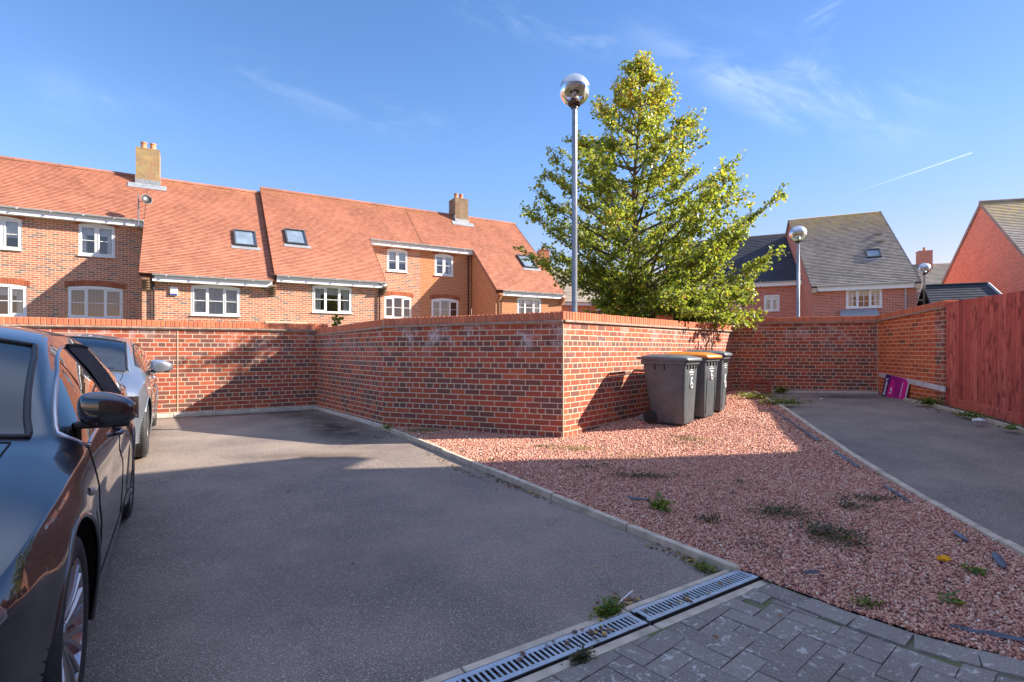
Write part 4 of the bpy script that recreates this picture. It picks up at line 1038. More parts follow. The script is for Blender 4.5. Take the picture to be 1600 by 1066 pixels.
# satellite dish on a pole by the eaves between A and B
dish = thing('satellite_dish', 'black satellite dish on a grey pole above the terrace gutter', 'satellite dish', tuple(T.p(-3.15, 2.25, 6.0)))
mb = MB(); mb.tube([T.p(-3.1, 2.6, 5.72), T.p(-3.15, 2.3, 5.80), T.p(-3.15, 2.3, 6.98)], .022, 8); mb.build('pole', M['greypipe'], dish)
nd = (-T.q * .85 + T.e * .45 + T.z * .25).normalized(); oc = T.p(-2.90, 2.15, 6.78)
mb = MB(); mb.lathe(oc, [(0, .0), (.09, .006), (.16, .03), (.19, .055), (.192, .05), (.16, .02), (.09, -.006), (0, -.012)], 24, nd); mb.build('dish', M['blackpipe'], dish, smooth=True)
mb = MB(); mb.tube([T.p(-3.15, 2.3, 6.70), oc], .014, 6); mb.tube([oc - T.z * .16, oc + nd * .30 - T.z * .10], .01, 6); mb.tube([oc + nd * .28 - T.z * .1, oc + nd * .36 - T.z * .08], .03, 8); mb.build('arm', M['blackpipe'], dish)

# grey roofed house at right
Gf = Frame((16.4, 25.), (.897, -.442), (.442, .897))
hG = thing('rear_house', 'tall brick house with steep grey tiled roof and wide white window, right of the tree', 'house', (16.4, 25., 0))
def G_local(p): d = Vector((p[0], p[1], 0)) - Gf.o; return d.dot(Gf.e), d.dot(Gf.q)
la = G_local((14.50, 25.93)); ra = G_local((18.37, 24.02)); lb = G_local((16.16, 31.35)); rb = G_local((20.2, 29.4)); zg0, zg1 = 4.22, 8.77
wG = [(-.66, .76, 3.14, 4.02)]
mb = MB(); wall(mb, Gf, la[0] + .08, ra[0] - .12, .25, ZB, zg0 - .06, wG); 
L0, L1 = Gf.p(la[0] + .08, .25, 0), Gf.p(lb[0] + .08, lb[1], 0); L2 = L1 + (L1 - L0)
for (P0, P1, P2) in ((L0, L1, L2), (Gf.p(ra[0] - .12, .25, 0), Gf.p(rb[0] - .12, rb[1], 0), Gf.p(rb[0] - .12, rb[1], 0) * 2 - Gf.p(ra[0] - .12, .25, 0))):
    l = (P1 - P0).length; z_ = Vector((0, 0, 1))
    mb.poly([P0 + z_ * ZB, P2 + z_ * ZB, P2 + z_ * (zg0 + .02), P1 + z_ * (zg1 - .12), P0 + z_ * (zg0 + .02)], [(0, ZB), (2 * l, ZB), (2 * l, zg0), (l, zg1), (0, zg0)])
mb.build('wall', M['grey_house'], hG)
roof(Gf, la[0], ra[0], 0, zg0, lb[0], rb[0], lb[1], zg1, M['roof_grey'], hG, course=.14, lift=.045); roof(Gf, 2 * lb[0] - la[0], 2 * rb[0] - ra[0], 2 * lb[1], zg0, lb[0], rb[0], lb[1], zg1, M['roof_grey'], hG, 'rear_roof', course=.14)
def eavesline(mb): pass
eaves(Gf, hG, la[0] + .25, ra[0] - .25, 0, zg0, .25); window(Gf, hG, *wG[0], .25, 3, 0, 'drape', bars=(2, 1))
pr = (zg1 - zg0) / lb[1]
skylight(Gf, hG, .35, .98, 1.75, 2.35, zg0, pr)
for q_ in (3.55, 2.95): mb = MB(); mb.box(Gf.p(1.1, q_, zg0 + pr * q_ + .06), Gf.e, Gf.q, Gf.z, .35, .2, .08); mb.build('roof_vent', M['roof_tan'], hG)
pipe(Gf, hG, ra[0] - .55, .25, ZB, zg0 - .05, 'fasc_gut', .12)
mb = MB(); mb.box(Gf.p(-.2, -.25, 2.86), Gf.e, (Gf.q * .93 + Gf.z * .36), (Gf.z * .93 - Gf.q * .36), 1.5, 1.0, .06); mb.box(Gf.p(-.2, -.7, 2.66), Gf.e, Gf.q, Gf.z, 1.5, .06, .12); mb.build('porch_canopy', M['lead'], hG)
mb = MB(); mb.box(Gf.p(la[0] + .12, .08, zg0 - .2), Gf.e, Gf.q, Gf.z, .2, .34, .22); mb.box(Gf.p(ra[0] - .14, .08, zg0 - .2), Gf.e, Gf.q, Gf.z, .2, .34, .22); mb.build('corbel', M['band'], hG)
mb = MB(); mb.box(Gf.p(ra[0] + .3, 1.2, zg0 - .35), Gf.e, Gf.q, Gf.z, .9, .5, .12); mb.box(Gf.p(ra[0] + .1, 1.2, zg0 - .6), Gf.e, Gf.q, Gf.z, .4, .4, .4); mb.build('side_canopy', M['white'], hG)
# lower dark roofed house attached at its left
hK = thing('rear_house', 'lower brick house with dark slate roof and small white window, half behind the tree', 'house', (*Gf.p(-5, 3, 0)[:2], 0))
q3 = 2.9; wK = [(-4.25, -3.49, 3.29, 4.16)]
mb = MB(); wall(mb, Gf, -9.5, -1.45, q3, ZB, 4.78, wK); mb.build('wall', M['grey_house'], hK)
window(Gf, hK, *wK[0], q3, 2, 0, 'drape')
roof(Gf, -9.6, -1.42, q3 - .3, 4.86, -9.6, -.55, q3 + 4.0, 8.25, M['roof_slate'], hK, course=.2, lift=.015); roof(Gf, -9.6, -1.4, q3 + 8.3, 4.86, -9.6, -.55, q3 + 4.0, 8.25, M['roof_slate'], hK, 'rear_roof', course=.2)
eaves(Gf, hK, -9.6, -1.5, q3 - .3, 4.86, q3); pipe(Gf, hK, -1.66, q3, ZB, 4.8); skylight(Gf, hK, -7.2, -6.5, 4.3, 5.0, 4.86 - .0, 3.39 / 4.3, q_e=q3 - .3)
# gable ended house at far right
hR = thing('gable_house', 'large plain red brick gable with grey tiled roof rising behind the fence', 'house', (24.2, 27, 0))
Rf = Frame((23.65, 27.), (.965, -.26), (.26, .965))   # s runs along ridge, q across gable
zr = 8.53; hw = 5.4; sl = .95
mb = MB(); mb.poly([Rf.p(0, -hw, ZB), Rf.p(0, -hw, zr - sl * hw), Rf.p(0, 0, zr), Rf.p(0, hw, zr - sl * hw), Rf.p(0, hw, ZB)], [(-hw, ZB), (-hw, zr - sl * hw), (0, zr), (hw, zr - sl * hw), (hw, ZB)])
wall(mb, Rf, 0, 12, -hw + .05, ZB, zr - sl * hw); mb.build('wall', M['gable_red'], hR)
roof(Rf, -.06, 12, -hw - .25, zr - sl * (hw + .25) + .05, -.06, 12, 0, zr + .05, M['roof_grey'], hR, course=.14, lift=.03); roof(Rf, -.06, 12, hw + .25, zr - sl * (hw + .25) + .05, -.06, 12, 0, zr + .05, M['roof_grey'], hR, 'rear_roof', course=.14)
ridge(Rf, -.06, 12, 0, zr + .1, M['roof_grey'], hR)
# dark hipped garage roof
hQ = thing('garage', 'low garage with dark slate hipped roof showing above the orange wall', 'garage', (15.5, 19, 0))
Qf = Frame((20.7, 23.3), (-.91, .41), (.41, .91))
mb = MB(); wall(mb, Qf, -.4, 2.2, -1.9, ZB, 2.5); mb.poly([Qf.p(-.4, -1.9, ZB), Qf.p(-.4, 1.9, ZB), Qf.p(-.4, 1.9, 2.5), Qf.p(-.4, -1.9, 2.5)], [(0, 0), (4, 0), (4, 2.5), (0, 2.5)]); mb.build('wall', M['grey_house'], hQ)
roof(Qf, -.5, 2.3, -2.1, 2.45, 0, 2.3, 0, 4.03, M['roof_slate'], hQ, course=.2, lift=.015)
mb = MB(); mb.poly([Qf.p(-.5, -2.1, 2.45), Qf.p(0, 0, 4.04), Qf.p(-.5, 2.1, 2.45)], [(0, 0), (2, 2), (4, 0)]); mb.poly([Qf.p(-.5, 2.1, 2.45), Qf.p(0, 0, 4.04), Qf.p(2.3, 0, 4.04), Qf.p(2.3, 2.1, 2.45)]); mb.build('hip', M['roof_slate'], hQ)
mb = MB(); mb.tube([Qf.p(-.5, -2.1, 2.47), Qf.p(0, 0, 4.05)], .06, 8); mb.build('hip_tiles', M['lead'], hQ); mb = MB(); mb.tube([Qf.p(0, 0, 4.05), Qf.p(2.3, 0, 4.05)], .06, 8); mb.build('ridge_tiles', M['roof_slate'], hQ)
# distant house with chimney between them
hX = thing('distant_house', 'distant house with tan tiled roof and red chimney, right of the grey roofed house', 'house', (36, 45, 0))
Xf = Frame((36., 45.), (.94, -.34), (.34, .94))
mb = MB(); wall(mb, Xf, -9, 12, 0, ZB, 5.2); mb.build('wall', M['grey_house'], hX); roof(Xf, -9.3, 12, -.3, 5.1, -9.3, 12, 4.2, 9.0, M['roof_tan'], hX, course=.2)
roof(Xf, -9.3, 12, 8.7, 5.1, -9.3, 12, 4.2, 9.0, M['roof_tan'], hX, 'rear_roof', course=.2)
chimney(Xf, hX, -.35, .65, 3.6, 4.5, 8.4, 10.1, M['grey_house'], 1, .3)
# pale roofed house behind the end of the terrace
hY = thing('distant_house', 'distant brick house with pale tan roof and orange chimney beyond the terrace end', 'house', (6, 38, 0))
Yf = Frame((4.2, 38.), (.97, .24), (-.24, .97))
mb = MB(); wall(mb, Yf, -4, 8.5, 0, ZB, 4.55); mb.build('wall', M['gable_red'], hY)
roof(Yf, -4, 8.8, -.35, 4.55, -4, 8.8, 3.4, 7.35, M['roof_tan'], hY, course=.2); roof(Yf, -4, 8.8, 7.1, 4.55, -4, 8.8, 3.4, 7.35, M['roof_tan'], hY, 'rear_roof', course=.2)
eaves(Yf, hY, -4, 8.7, -.35, 4.55, 0); pipe(Yf, hY, -.25, 0, ZB, 4.5, 'fasc_gut')
chimney(Yf, hY, -1.35, -.65, 3.0, 4.0, 6.9, 8.75, M['terrace_orange'], 1, .3)
for k, (a, b) in enumerate(((1.9, 2.9), (5.0, 6.2))): window(Yf, hY, a, b, 3.0, 4.1, 0, 2, 0, 'drape', rev=.01)
# the house right of the viewer whose shadow lies over the foreground
hZ = thing('neighbour_house', 'tall brick house outside the picture beyond the red fence, shading the foreground', 'house', (8, 2, 0))
Zf = Frame((7.33, 6.95), (-.245, -.97), (.97, -.245))    # s towards the viewer, q to the right; eaves on q=0
zz0, pz_, hw2 = 5.4, 1.0, 5.2
mb = MB(); wall(mb, Zf, .5, 16, .3, -.2, zz0 + .2)
for s in (.5, 16): mb.poly([Zf.p(s, .3, -.2), Zf.p(s, 2 * hw2 - .3, -.2), Zf.p(s, 2 * hw2 - .3, zz0 + .2), Zf.p(s, hw2, zz0 + pz_ * hw2 - .05), Zf.p(s, .3, zz0 + .2)], [(0, 0), (10, 0), (10, 5.4), (5, 10), (0, 5.4)])
mb.build('wall', M['terrace'], hZ)
roof(Zf, 0, 16.4, 0, zz0, 0, 16.4, hw2, zz0 + pz_ * hw2, M['roof_red'], hZ, course=.2); roof(Zf, 0, 16.4, 2 * hw2, zz0, 0, 16.4, hw2, zz0 + pz_ * hw2, M['roof_red'], hZ, 'rear_roof', course=.2)
eaves(Zf, hZ, 0, 16.4, 0, zz0, .3)

# ---------------------------------------------------------------- lamps
M['chrome'] = simple('polished_dome', (.55, .56, .58), .36, .8, var=.06, scale=3)
def lamp(label, x, y, r, zc, zb=-.2, pr=.042):
    th = thing('street_lamp', label, 'street lamp', (x, y, zb), 0, 'globe street lamps')
    mb = MB(); mb.tube([(x, y, zb), (x, y, zb + 1.0)], pr * 1.35, 20); mb.tube([(x, y, zb + 1.0), (x, y, zb + 1.05)], [pr * 1.35, pr], 20, False); mb.tube([(x, y, zb + 1.05), (x, y, zc - r * .98)], [pr, pr * .9], 20); mb.build('pole', M['greypipe'], th, smooth=True, angle=40)
    # upper hemisphere: thin domed reflector; lower clear bowl; inner reflector and gear stem
    up = [(r * math.cos(a), r * math.sin(a)) for a in [R(8) + (R(82)) * i / 14 for i in range(15)]]
    mb = MB(); mb.lathe((x, y, zc), up + [(0.0001, r)], 40); mb.build('dome', M['chrome'], th, smooth=True)
    mb = MB(); lo = [(r * math.cos(a), r * math.sin(a)) for a in [R(8) - (R(70)) * i / 14 for i in range(15)]]; mb.lathe((x, y, zc), lo, 40)
    mb.build('bowl', M['globeglass'], th, smooth=True)
    mb = MB(); mb.lathe((x, y, zc), [(r * .975, r * .13), (r * .93, -.02 * r), (r * .70, -.08 * r), (r * .36, .10 * r), (r * .30, .12 * r), (r * .30, -.1 * r)], 36); mb.build('reflector', M['reflector'], th, smooth=True)
    mb = MB(); mb.lathe((x, y, zc), [(r * .18, .12 * r), (r * .18, -.35 * r), (r * .24, -.38 * r), (r * .27, -.62 * r), (.30 * r, -.65 * r)], 24); mb.build('lamp_holder', M['reflector'], th, smooth=True, angle=40)
    mb = MB(); mb.lathe((x, y, zc), [(r * .46, -.88 * r), (r * .46, -.84 * r), (r * .30, -.62 * r), (r * .05, -.62 * r)], 28); mb.lathe((x, y, zc), [(r * .46, -.88 * r), (r * .36, -1.0 * r), (pr * 1.2, -1.02 * r), (pr * 1.2, -1.2 * r)], 28); mb.build('collar', M['collar'], th, smooth=True, angle=40)
    return th
M['reflector'] = simple('aluminium_reflector', (.60, .57, .52), .35, .7, var=.1); M['collar'] = simple('brown_collar', (.09, .06, .05), .5, .4, var=.2)
lamp('tall globe lamp standing just behind the wall corner in front of the tree', .98, 8.4, .24, 1.15 + 4.07, -.3, .045)
lamp('globe lamp on a pale pole in front of the grey roofed house', 8.92, 16.7, .25, 1.15 + 3.62, -.3, .05)
lamp('small globe lamp in front of the orange terraced house', -1.68, 29.0, .25, 1.15 + 3.52, -.6, .06)
lamp('globe lamp half hidden beside the right corner of the grey roofed house', 18.55, 24.1, .25, 1.15 + 3.66, -.6, .055)
# ---------------------------------------------------------------- tree
def leafmat(name, stops, trans=.5):
    t = NT(name); a = t.n('ShaderNodeAttribute', attribute_name='tone')
    c = t.ramp(a.outputs['Fac'], stops)
    c2 = t.mix(.5, c, (.56, .61, .05), 'MIX')
    d = t.bsdf(c, .42, 0, None, **{'Specular IOR Level': .45}); tl = t.n('ShaderNodeBsdfTranslucent'); t.t.links.new(c2, tl.inputs[0])
    mx = t.n('ShaderNodeMixShader', inp={0: trans}); t.t.links.new(d.outputs[0], mx.inputs[1]); t.t.links.new(tl.outputs[0], mx.inputs[2])
    return t.done(mx)
LEAFST = [(0, (.025, .055, .012)), (.28, (.075, .135, .025)), (.5, (.19, .29, .045)), (.68, (.36, .42, .06)), (.82, (.58, .48, .06)), (.93, (.68, .42, .05)), (1, (.60, .22, .05))]
M['leaf'] = leafmat('autumn_leaves', LEAFST); M['bark'] = simple('grey_brown_bark', (.12, .09, .07), .9, var=.3, scale=14, bump=.6)
def leafmesh(name, P, Dr, Nn, S, tone, mat, parent, org):
    """P base pts, Dr direction, Nn normal, S size; pointed oval leaf folded slightly along the midrib"""
    n = len(P); W = np.cross(Dr, Nn); W /= np.linalg.norm(W, axis=1)[:, None]
    Nn = np.cross(W, Dr)
    S = S[:, None]
    v = np.empty((n, 6, 3))
    v[:, 0] = P; v[:, 1] = P + Dr * S * .35 + W * S * .40 + Nn * S * .07; v[:, 2] = P + Dr * S * .75 + W * S * .30 + Nn * S * .03
    v[:, 3] = P + Dr * S * 1.08 - Nn * S * .08; v[:, 4] = P + Dr * S * .75 - W * S * .30 + Nn * S * .03; v[:, 5] = P + Dr * S * .35 - W * S * .40 + Nn * S * .07
    v -= np.array(org)
    me = bpy.data.meshes.new(name); me.vertices.add(n * 6); me.vertices.foreach_set('co', v.reshape(-1).astype(np.float32))
    fc = np.array([[0, 1, 2, 3], [0, 3, 4, 5]]); F = (fc[None] + (np.arange(n) * 6)[:, None, None]).reshape(-1)
    me.loops.add(n * 8); me.loops.foreach_set('vertex_index', F.astype(np.int32)); me.polygons.add(n * 2)
    me.polygons.foreach_set('loop_start', np.arange(0, n * 8, 4, dtype=np.int32)); me.polygons.foreach_set('loop_total', np.full(n * 2, 4, dtype=np.int32)); me.update()
    at = me.attributes.new('tone', 'FLOAT', 'POINT'); at.data.foreach_set('value', np.repeat(tone, 6).astype(np.float32))
    me.materials.append(mat); o = bpy.data.objects.new(name, me); COL.objects.link(o)
    if parent: o.parent = parent
    return o
def nz(a): return a / np.linalg.norm(a)
def tree():
    r = np.random.default_rng(21); bx, by = 2.95, 12.4
    th = thing('autumn_tree', 'leafy tree turning yellow at its top, standing behind the brick wall above the bins', 'tree', (bx, by, 0))
    mb = MB(); tp = [(bx, by, -.1)]; H = 7.9
    for i in range(1, 15):
        z = H * i / 14; tp.append((bx + .10 * math.sin(z * 1.1) * (z / 7) - .02 * z * .6, by + .06 * math.sin(z * 1.7), z))
    mb.tube(tp, [.085 * (1 - i / 14.5) ** .8 + .006 for i in range(15)], 10); mb.build('trunk', M['bark'], th, smooth=True)
    tpn = np.array(tp)
    def trunk(z): return np.array([np.interp(z, tpn[:, 2], tpn[:, k]) for k in range(3)])
    hs = [0, 1.6, 2.1, 2.8, 3.6, 4.4, 5.2, 5.9, 6.6, 7.3, 8.0]; rs = [0, 1.8, 2.4, 2.9, 3.05, 2.85, 2.25, 1.55, .90, .46, .18]
    bm = MB(); P = []; Dv = []; T_ = []
    nb = 158; OVER = {2: (3.5, 10.0, 1.85), 4: (4.2, 10.5, 1.75), 7: (4.7, 10.8, 1.70), 9: (3.0, 9.7, 2.1), 11: (5.15, 11.3, 1.85), 13: (3.95, 10.3, 2.2), 15: (4.5, 10.6, 2.1), 16: (4.95, 11.0, 2.3)}
    for i in range(nb):
        f = (i + .5) / nb; zt = 1.6 + 6.35 * (f ** 1.2); az = i * 2.39996 + r.normal(0, .25); rad = np.interp(zt, hs, rs) * r.uniform(.70, 1.10)
        if zt < 3.5: rad *= 1 - .68 * max(0, -math.cos(az)) * min(1, (3.6 - zt)) - .30 * max(0, -math.sin(az)) * max(0, min(1, 3.2 - zt))
        if zt < 4: rad *= 1 - .10 * max(0, math.cos(az))
        if r.random() < .16: rad *= 1.06
        zb = max(.9, zt - rad * r.uniform(.35, .75)); b = trunk(min(zb, 7.9)); tip = np.array([b[0] + rad * math.cos(az), b[1] + rad * math.sin(az), zt + r.normal(0, .1)])
        mid = (b + tip) / 2 + np.array([0, 0, -.10 * rad]) + r.normal(0, .06, 3)
        K = 9; pts = []
        for k in range(K + 1):
            t = k / K; p = (1 - t) ** 2 * b + 2 * t * (1 - t) * mid + t * t * tip; pts.append(p + r.normal(0, .012, 3) * t)
        if i in OVER: tip = np.array(OVER[i]); b = trunk(1.5); rad = np.linalg.norm(tip - b); mid = (b + tip) / 2 + np.array([0, 0, .35]); pts = [(1 - k / K) ** 2 * b + 2 * k / K * (1 - k / K) * mid + (k / K) ** 2 * tip for k in range(K + 1)]
        bm.tube([tuple(p) for p in pts], [max(.0035, (.020 + .006 * rad) * (1 - k / (K + .6))) for k in range(K + 1)], 5)
        L = np.linalg.norm(tip - b); nt = int(5 + 8.4 * rad)
        segs = [(pts, L, True)]
        for j in range(nt):
            t = r.uniform(.16, 1.0) ** .8; k = min(K - 1, int(t * K)); q = pts[k] + (pts[k + 1] - pts[k]) * (t * K - k)
            d = nz((pts[k + 1] - pts[k])) ; side = nz(np.cross(d, [0, 0, 1]) * r.choice([-1, 1]) + np.array([0, 0, r.normal(.15, .5)]))
            dd = nz(d * r.uniform(.5, 1.1) + side * r.uniform(.6, 1.1)); l = r.uniform(.22, .62) * (1.05 - .35 * t) * min(1, .55 + rad / 2.2)
            q2 = q + dd * l; q2[2] += r.normal(.02, .05)
            tw = [q, (q + q2) / 2 + r.normal(0, .02, 3), q2]; bm.tube([tuple(p) for p in tw], [.005, .0035, .002], 4)
            segs.append((tw, l, False))
        top = zt
        for sp, l, main in segs:
            cnt = int(l * (16 if main else 52)) + (4 if main else 6)
            for _ in range(cnt):
                t = r.uniform(.45 if main else .1, 1.0) ; m = len(sp) - 1; k = min(m - 1, int(t * m)); q = sp[k] + (sp[k + 1] - sp[k]) * (t * m - k)
                dirv = nz(sp[k + 1] - sp[k]); P.append(q + r.normal(0, .036, 3)); o = r.normal(0, 1, 3); Dv.append(nz(dirv * .5 + o * .7 + np.array([0, 0, -.35])))
                # leaves towards the crown top turn first
                hgt = max(0., (q[2] - 1.5) / 6.5); T_.append(np.clip(r.normal(.33 + .36 * hgt ** 1.3, .23) + (.35 if r.random() < .03 + .20 * max(0, hgt - .45) else 0) + (.22 * mnoise.noise(Vector(q * 1.4))), 0, 1))
    bm.build('branches', M['bark'], th)
    P = np.array(P); Dv = np.array(Dv); n = len(P); N = r.normal(size=(n, 3)) * .7 + np.array([.1, -.1, .8])
    S = r.uniform(.036, .084, n)
    leafmesh('foliage', P, Dv, N, S, np.array(T_), M['leaf'], th, ORG[th.name]); print('leaves', n)
tree()

# ---------------------------------------------------------------- weeds and small plants
M['weed'] = leafmat('weed_leaves', [(0, (.03, .07, .012)), (.4, (.07, .15, .02)), (.75, (.18, .22, .03)), (1, (.45, .36, .05))], .3)
M['dryweed'] = leafmat('dark_withered_weed', [(0, (.018, .022, .01)), (.5, (.045, .05, .022)), (.85, (.11, .08, .035)), (1, (.35, .26, .05))], .15)
def weed(name, label, x, y, rx, ry, n, mat, h=.05, size=(.012, .03), zoff=.045, group=None, seed=0, cat='weed', stems=0, up=.5, ang=0.):
    r = np.random.default_rng(seed + 100); g = gz(x, y) + zoff
    r1 = r.normal(0, .42, n) * rx; r2 = r.normal(0, .42, n) * ry; zz = np.abs(r.normal(0, h * .5, n)); ca, sa = math.cos(ang), math.sin(ang)
    P = np.stack([x + r1 * ca - r2 * sa, y + r1 * sa + r2 * ca, g + zz], 1); D = r.normal(size=(n, 3)); D[:, 2] = np.abs(D[:, 2]) * up; D /= np.linalg.norm(D, axis=1)[:, None]
    N = r.normal(size=(n, 3)) * .6 + np.array([0, 0, 1]); th = thing(name, label, cat, (x, y, g), group=group)
    leafmesh('leaves', P, D, N, r.uniform(*size, n), np.clip(r.normal(.4, .24, n), 0, 1), mat, th, ORG[th.name])
    mb = MB()
    for k in range(max(5, stems)):
        i = r.integers(0, n); p = P[i]; mb.tube([(x + (p[0] - x) * .3, y + (p[1] - y) * .3, g - .005), tuple(p)], .0016, 4)
    mb.build('stem', mat, th)
    return th
def px(u, v, z):   # ground point seen at photo pixel u,v when it lies at height z  (only used to read positions off the photograph)
    Y = (1.15 - z) * 837. / (v - 547.); return ((u - 800.) / 837. * Y, Y)
WG = 'low weeds growing through the red gravel'
for i, (lab, x, y, rx, ry, n, mt, h, sz) in enumerate((
    ('bright green moss patch at the foot of the angled wall left of its middle', -1.25, 7.42, .34, .13, 900, 'weed', .03, (.006, .014)),
    ('small green tuft beside the kerb at the wall corner', -1.78, 7.62, .10, .08, 140, 'weed', .05, (.01, .025)),
    ('yellowish weed patch on the sunlit gravel in front of the wall corner', .72, 6.25, .42, .2, 700, 'weed', .02, (.006, .013)),
    ('thin yellow weeds in the middle of the sunlit gravel', 1.35, 5.85, .5, .16, 420, 'weed', .02, (.005, .012)),
    ('olive weed patch below the bins on the sunlit gravel', 2.3, 6.7, .4, .14, 260, 'weed', .02, (.005, .012)),
    ('wide dark weed patch just inside the shadow on the gravel', 1.25, 5.05, .42, .13, 620, 'dryweed', .03, (.008, .018)),
    ('leafy green weed standing alone on the shaded gravel', 1.14, 4.12, .08, .14, 130, 'weed', .07, (.02, .045)),
    ('dark spreading weed left of the yellow scrap', 2.02, 4.02, .30, .20, 560, 'dryweed', .035, (.008, .022)),
    ('largest dark withered weed in the middle of the shaded gravel', 2.12, 3.55, .22, .30, 700, 'dryweed', .045, (.01, .024)),
    ('small dark weed with a yellow bloom on the gravel', 1.42, 3.85, .12, .08, 160, 'dryweed', .04, (.008, .02)),
    ('low weed close to the right hand kerb', 2.95, 4.35, .25, .10, 260, 'dryweed', .03, (.008, .018)),
    ('small dark weed on the right part of the gravel', 2.62, 4.15, .14, .12, 200, 'dryweed', .035, (.008, .02)),
    ('small green weed beside the yellow scrap', 2.58, 2.98, .06, .06, 60, 'weed', .04, (.012, .028)),
    ('bright green seedling on the gravel near the paving edge', 2.15, 2.62, .05, .05, 40, 'weed', .04, (.015, .03)),
    ('green tuft between the gravel and the paving edge blocks', 1.72, 2.60, .09, .04, 90, 'weed', .04, (.01, .022)),
    ('green weed at the far end of the gravel by the right kerb', 4.75, 9.4, .45, .2, 700, 'weed', .08, (.015, .04)),
    ('straggling weed tuft in the far gravel corner', 4.70, 10.4, .5, .3, 600, 'weed', .09, (.015, .04)))):
    weed('weed', lab, x, y, rx, ry, n, M[mt], h, sz, .05, WG, i)
weed('weed', 'green clump at the foot of the shaded back wall', 5.75, 11.42, .16, .08, 260, M['weed'], .12, (.02, .05), .02, None, 40)
weed('weed', 'green weed clump growing in the gutter beside the joint of the two drain grates', .47, 2.60, .085, .045, 420, M['weed'], .05, (.010, .024), .01, None, 41, ang=.6)
weed('weed', 'moss and weed strip in the corner where kerb meets drain channel', 1.12, 3.12, .10, .05, 220, M['weed'], .03, (.008, .02), .01, None, 42, ang=-.9)
weed('weed', 'brown withered clump on the near edge of the drain channel', .28, 2.18, .06, .035, 260, M['dryweed'], .03, (.008, .02), .03, None, 43, ang=.6)
weed('weed', 'green tuft at the base of the short orange wall end', 7.02, 9.0, .2, .12, 360, M['weed'], .10, (.02, .045), .04, None, 44)
weed('weed', 'weeds along the foot of the red fence', 6.62, 7.75, .10, .34, 360, M['weed'], .08, (.015, .035), .04, None, 45)
weed('weed', 'small weed by the fence foot near the right edge', 6.38, 6.85, .08, .12, 120, M['weed'], .08, (.015, .035), .04, None, 46)
# shrub tip showing over the left wall and pale sprig behind the right wall
def sprig(name, label, x, y, z0, z1, w, n, tone, seed):
    r = np.random.default_rng(seed); th = thing(name, label, 'plant', (x, y, z0)); mb = MB(); P = []; D = []
    for k in range(6):
        a = r.uniform(0, 6.28); e = np.array([x + w * math.cos(a) * r.uniform(.3, 1), y + w * math.sin(a) * r.uniform(.3, 1), z1 - r.uniform(0, .25) * (z1 - z0) * .3])
        s = np.array([x, y, z0]); mb.tube([tuple(s), tuple(s * .45 + e * .55 + np.array([0, 0, .04])), tuple(e)], [.008, .005, .002], 5)
        for t in r.uniform(.5, 1, n // 6): P.append(s + (e - s) * t); D.append(nz(r.normal(size=3) + np.array([0, 0, .8])))
    mb.build('stem', M['bark'], th); P = np.array(P); D = np.array(D); m = len(P)
    leafmesh('leaves', P, D, r.normal(size=(m, 3)) + np.array([0, -.4, .5]), r.uniform(.05, .10, m), np.clip(r.normal(tone, .12, m), 0, 1), M['weed'], th, ORG[th.name])
sprig('shrub', 'bright green shrub tip poking above the left wall corner', -3.65, 11.1, 1.2, 1.86, .13, 60, .55, 5)
sprig('shrub', 'pale sprig of leaves showing over the back wall right of the tree', 5.75, 12.6, 1.2, 2.12, .34, 90, .92, 6)

# ---------------------------------------------------------------- litter and small objects
def crumple(name, label, cat, x, y, z, sx, sy, sz, mat, seed, sub=2, ang=0., amp=.35):
    bm = bmesh.new(); bmesh.ops.create_icosphere(bm, subdivisions=sub, radius=.5)
    for v in bm.verts:
        n = mnoise.noise_vector(v.co * 3.1 + Vector((seed * 3.7, 0, 0))); v.co += n * amp
        v.co = Vector((v.co.x * sx, v.co.y * sy, max(-.15, v.co.z) * sz))
    me = bpy.data.meshes.new(name); bm.to_mesh(me); bm.free(); me.materials.append(mat); o = bpy.data.objects.new(name, me); COL.objects.link(o)
    o.location = (x, y, z); o.rotation_euler = (0, 0, ang); return tag(o, label, cat)
M['yellow'] = simple('yellow_plastic', (.85, .42, .01), .5, var=.1); M['membrane'] = simple('weed_membrane', (.09, .11, .15), .6, var=.3, bump=.3); M['litterwhite'] = simple('white_litter', (.72, .72, .70), .6); M['rock'] = simple('broken_grey_slab', (.34, .32, .30), .9, var=.25, bump=.5)
M['terracotta'] = simple('terracotta_clay', (.24, .055, .035), .85, var=.2, scale=12, bump=.4)
crumple('plastic_scrap', 'crumpled bright yellow scrap lying on the shaded gravel', 'litter', 2.53, 3.14, gz(2.53, 3.14) + .062, .075, .05, .045, M['yellow'], 3)
crumple('white_litter', 'crumpled white litter at the foot of the red fence', 'litter', 6.36, 7.30, gz(6.4, 7.3) + .075, .16, .09, .06, M['litterwhite'], 5)
crumple('white_litter', 'small white scrap on the tarmac of the empty bay', 'litter', 5.95, 10.3, gz(5.95, 10.3) + .01, .07, .05, .02, M['litterwhite'], 6)
crumple('broken_slab', 'broken grey lump lying against the wall left of the bins', 'rubble', 2.02, 8.17, gz(2, 8.2) + .07, .18, .13, .13, M['rock'], 8, 2)
mb = MB(); mb.tube([(2.05, 8.03, gz(2, 8) + .10), (2.27, 8.02, gz(2, 8) + .19)], .012, 6); o = mb.build('yellow_stick', M['yellow']); tag(o, 'short yellow stick leaning by the bin wheel', 'stick')
for k, (u, v, l) in enumerate(((1560, 660, 'nearer'), (1585, 668, 'farther'))):
    pass
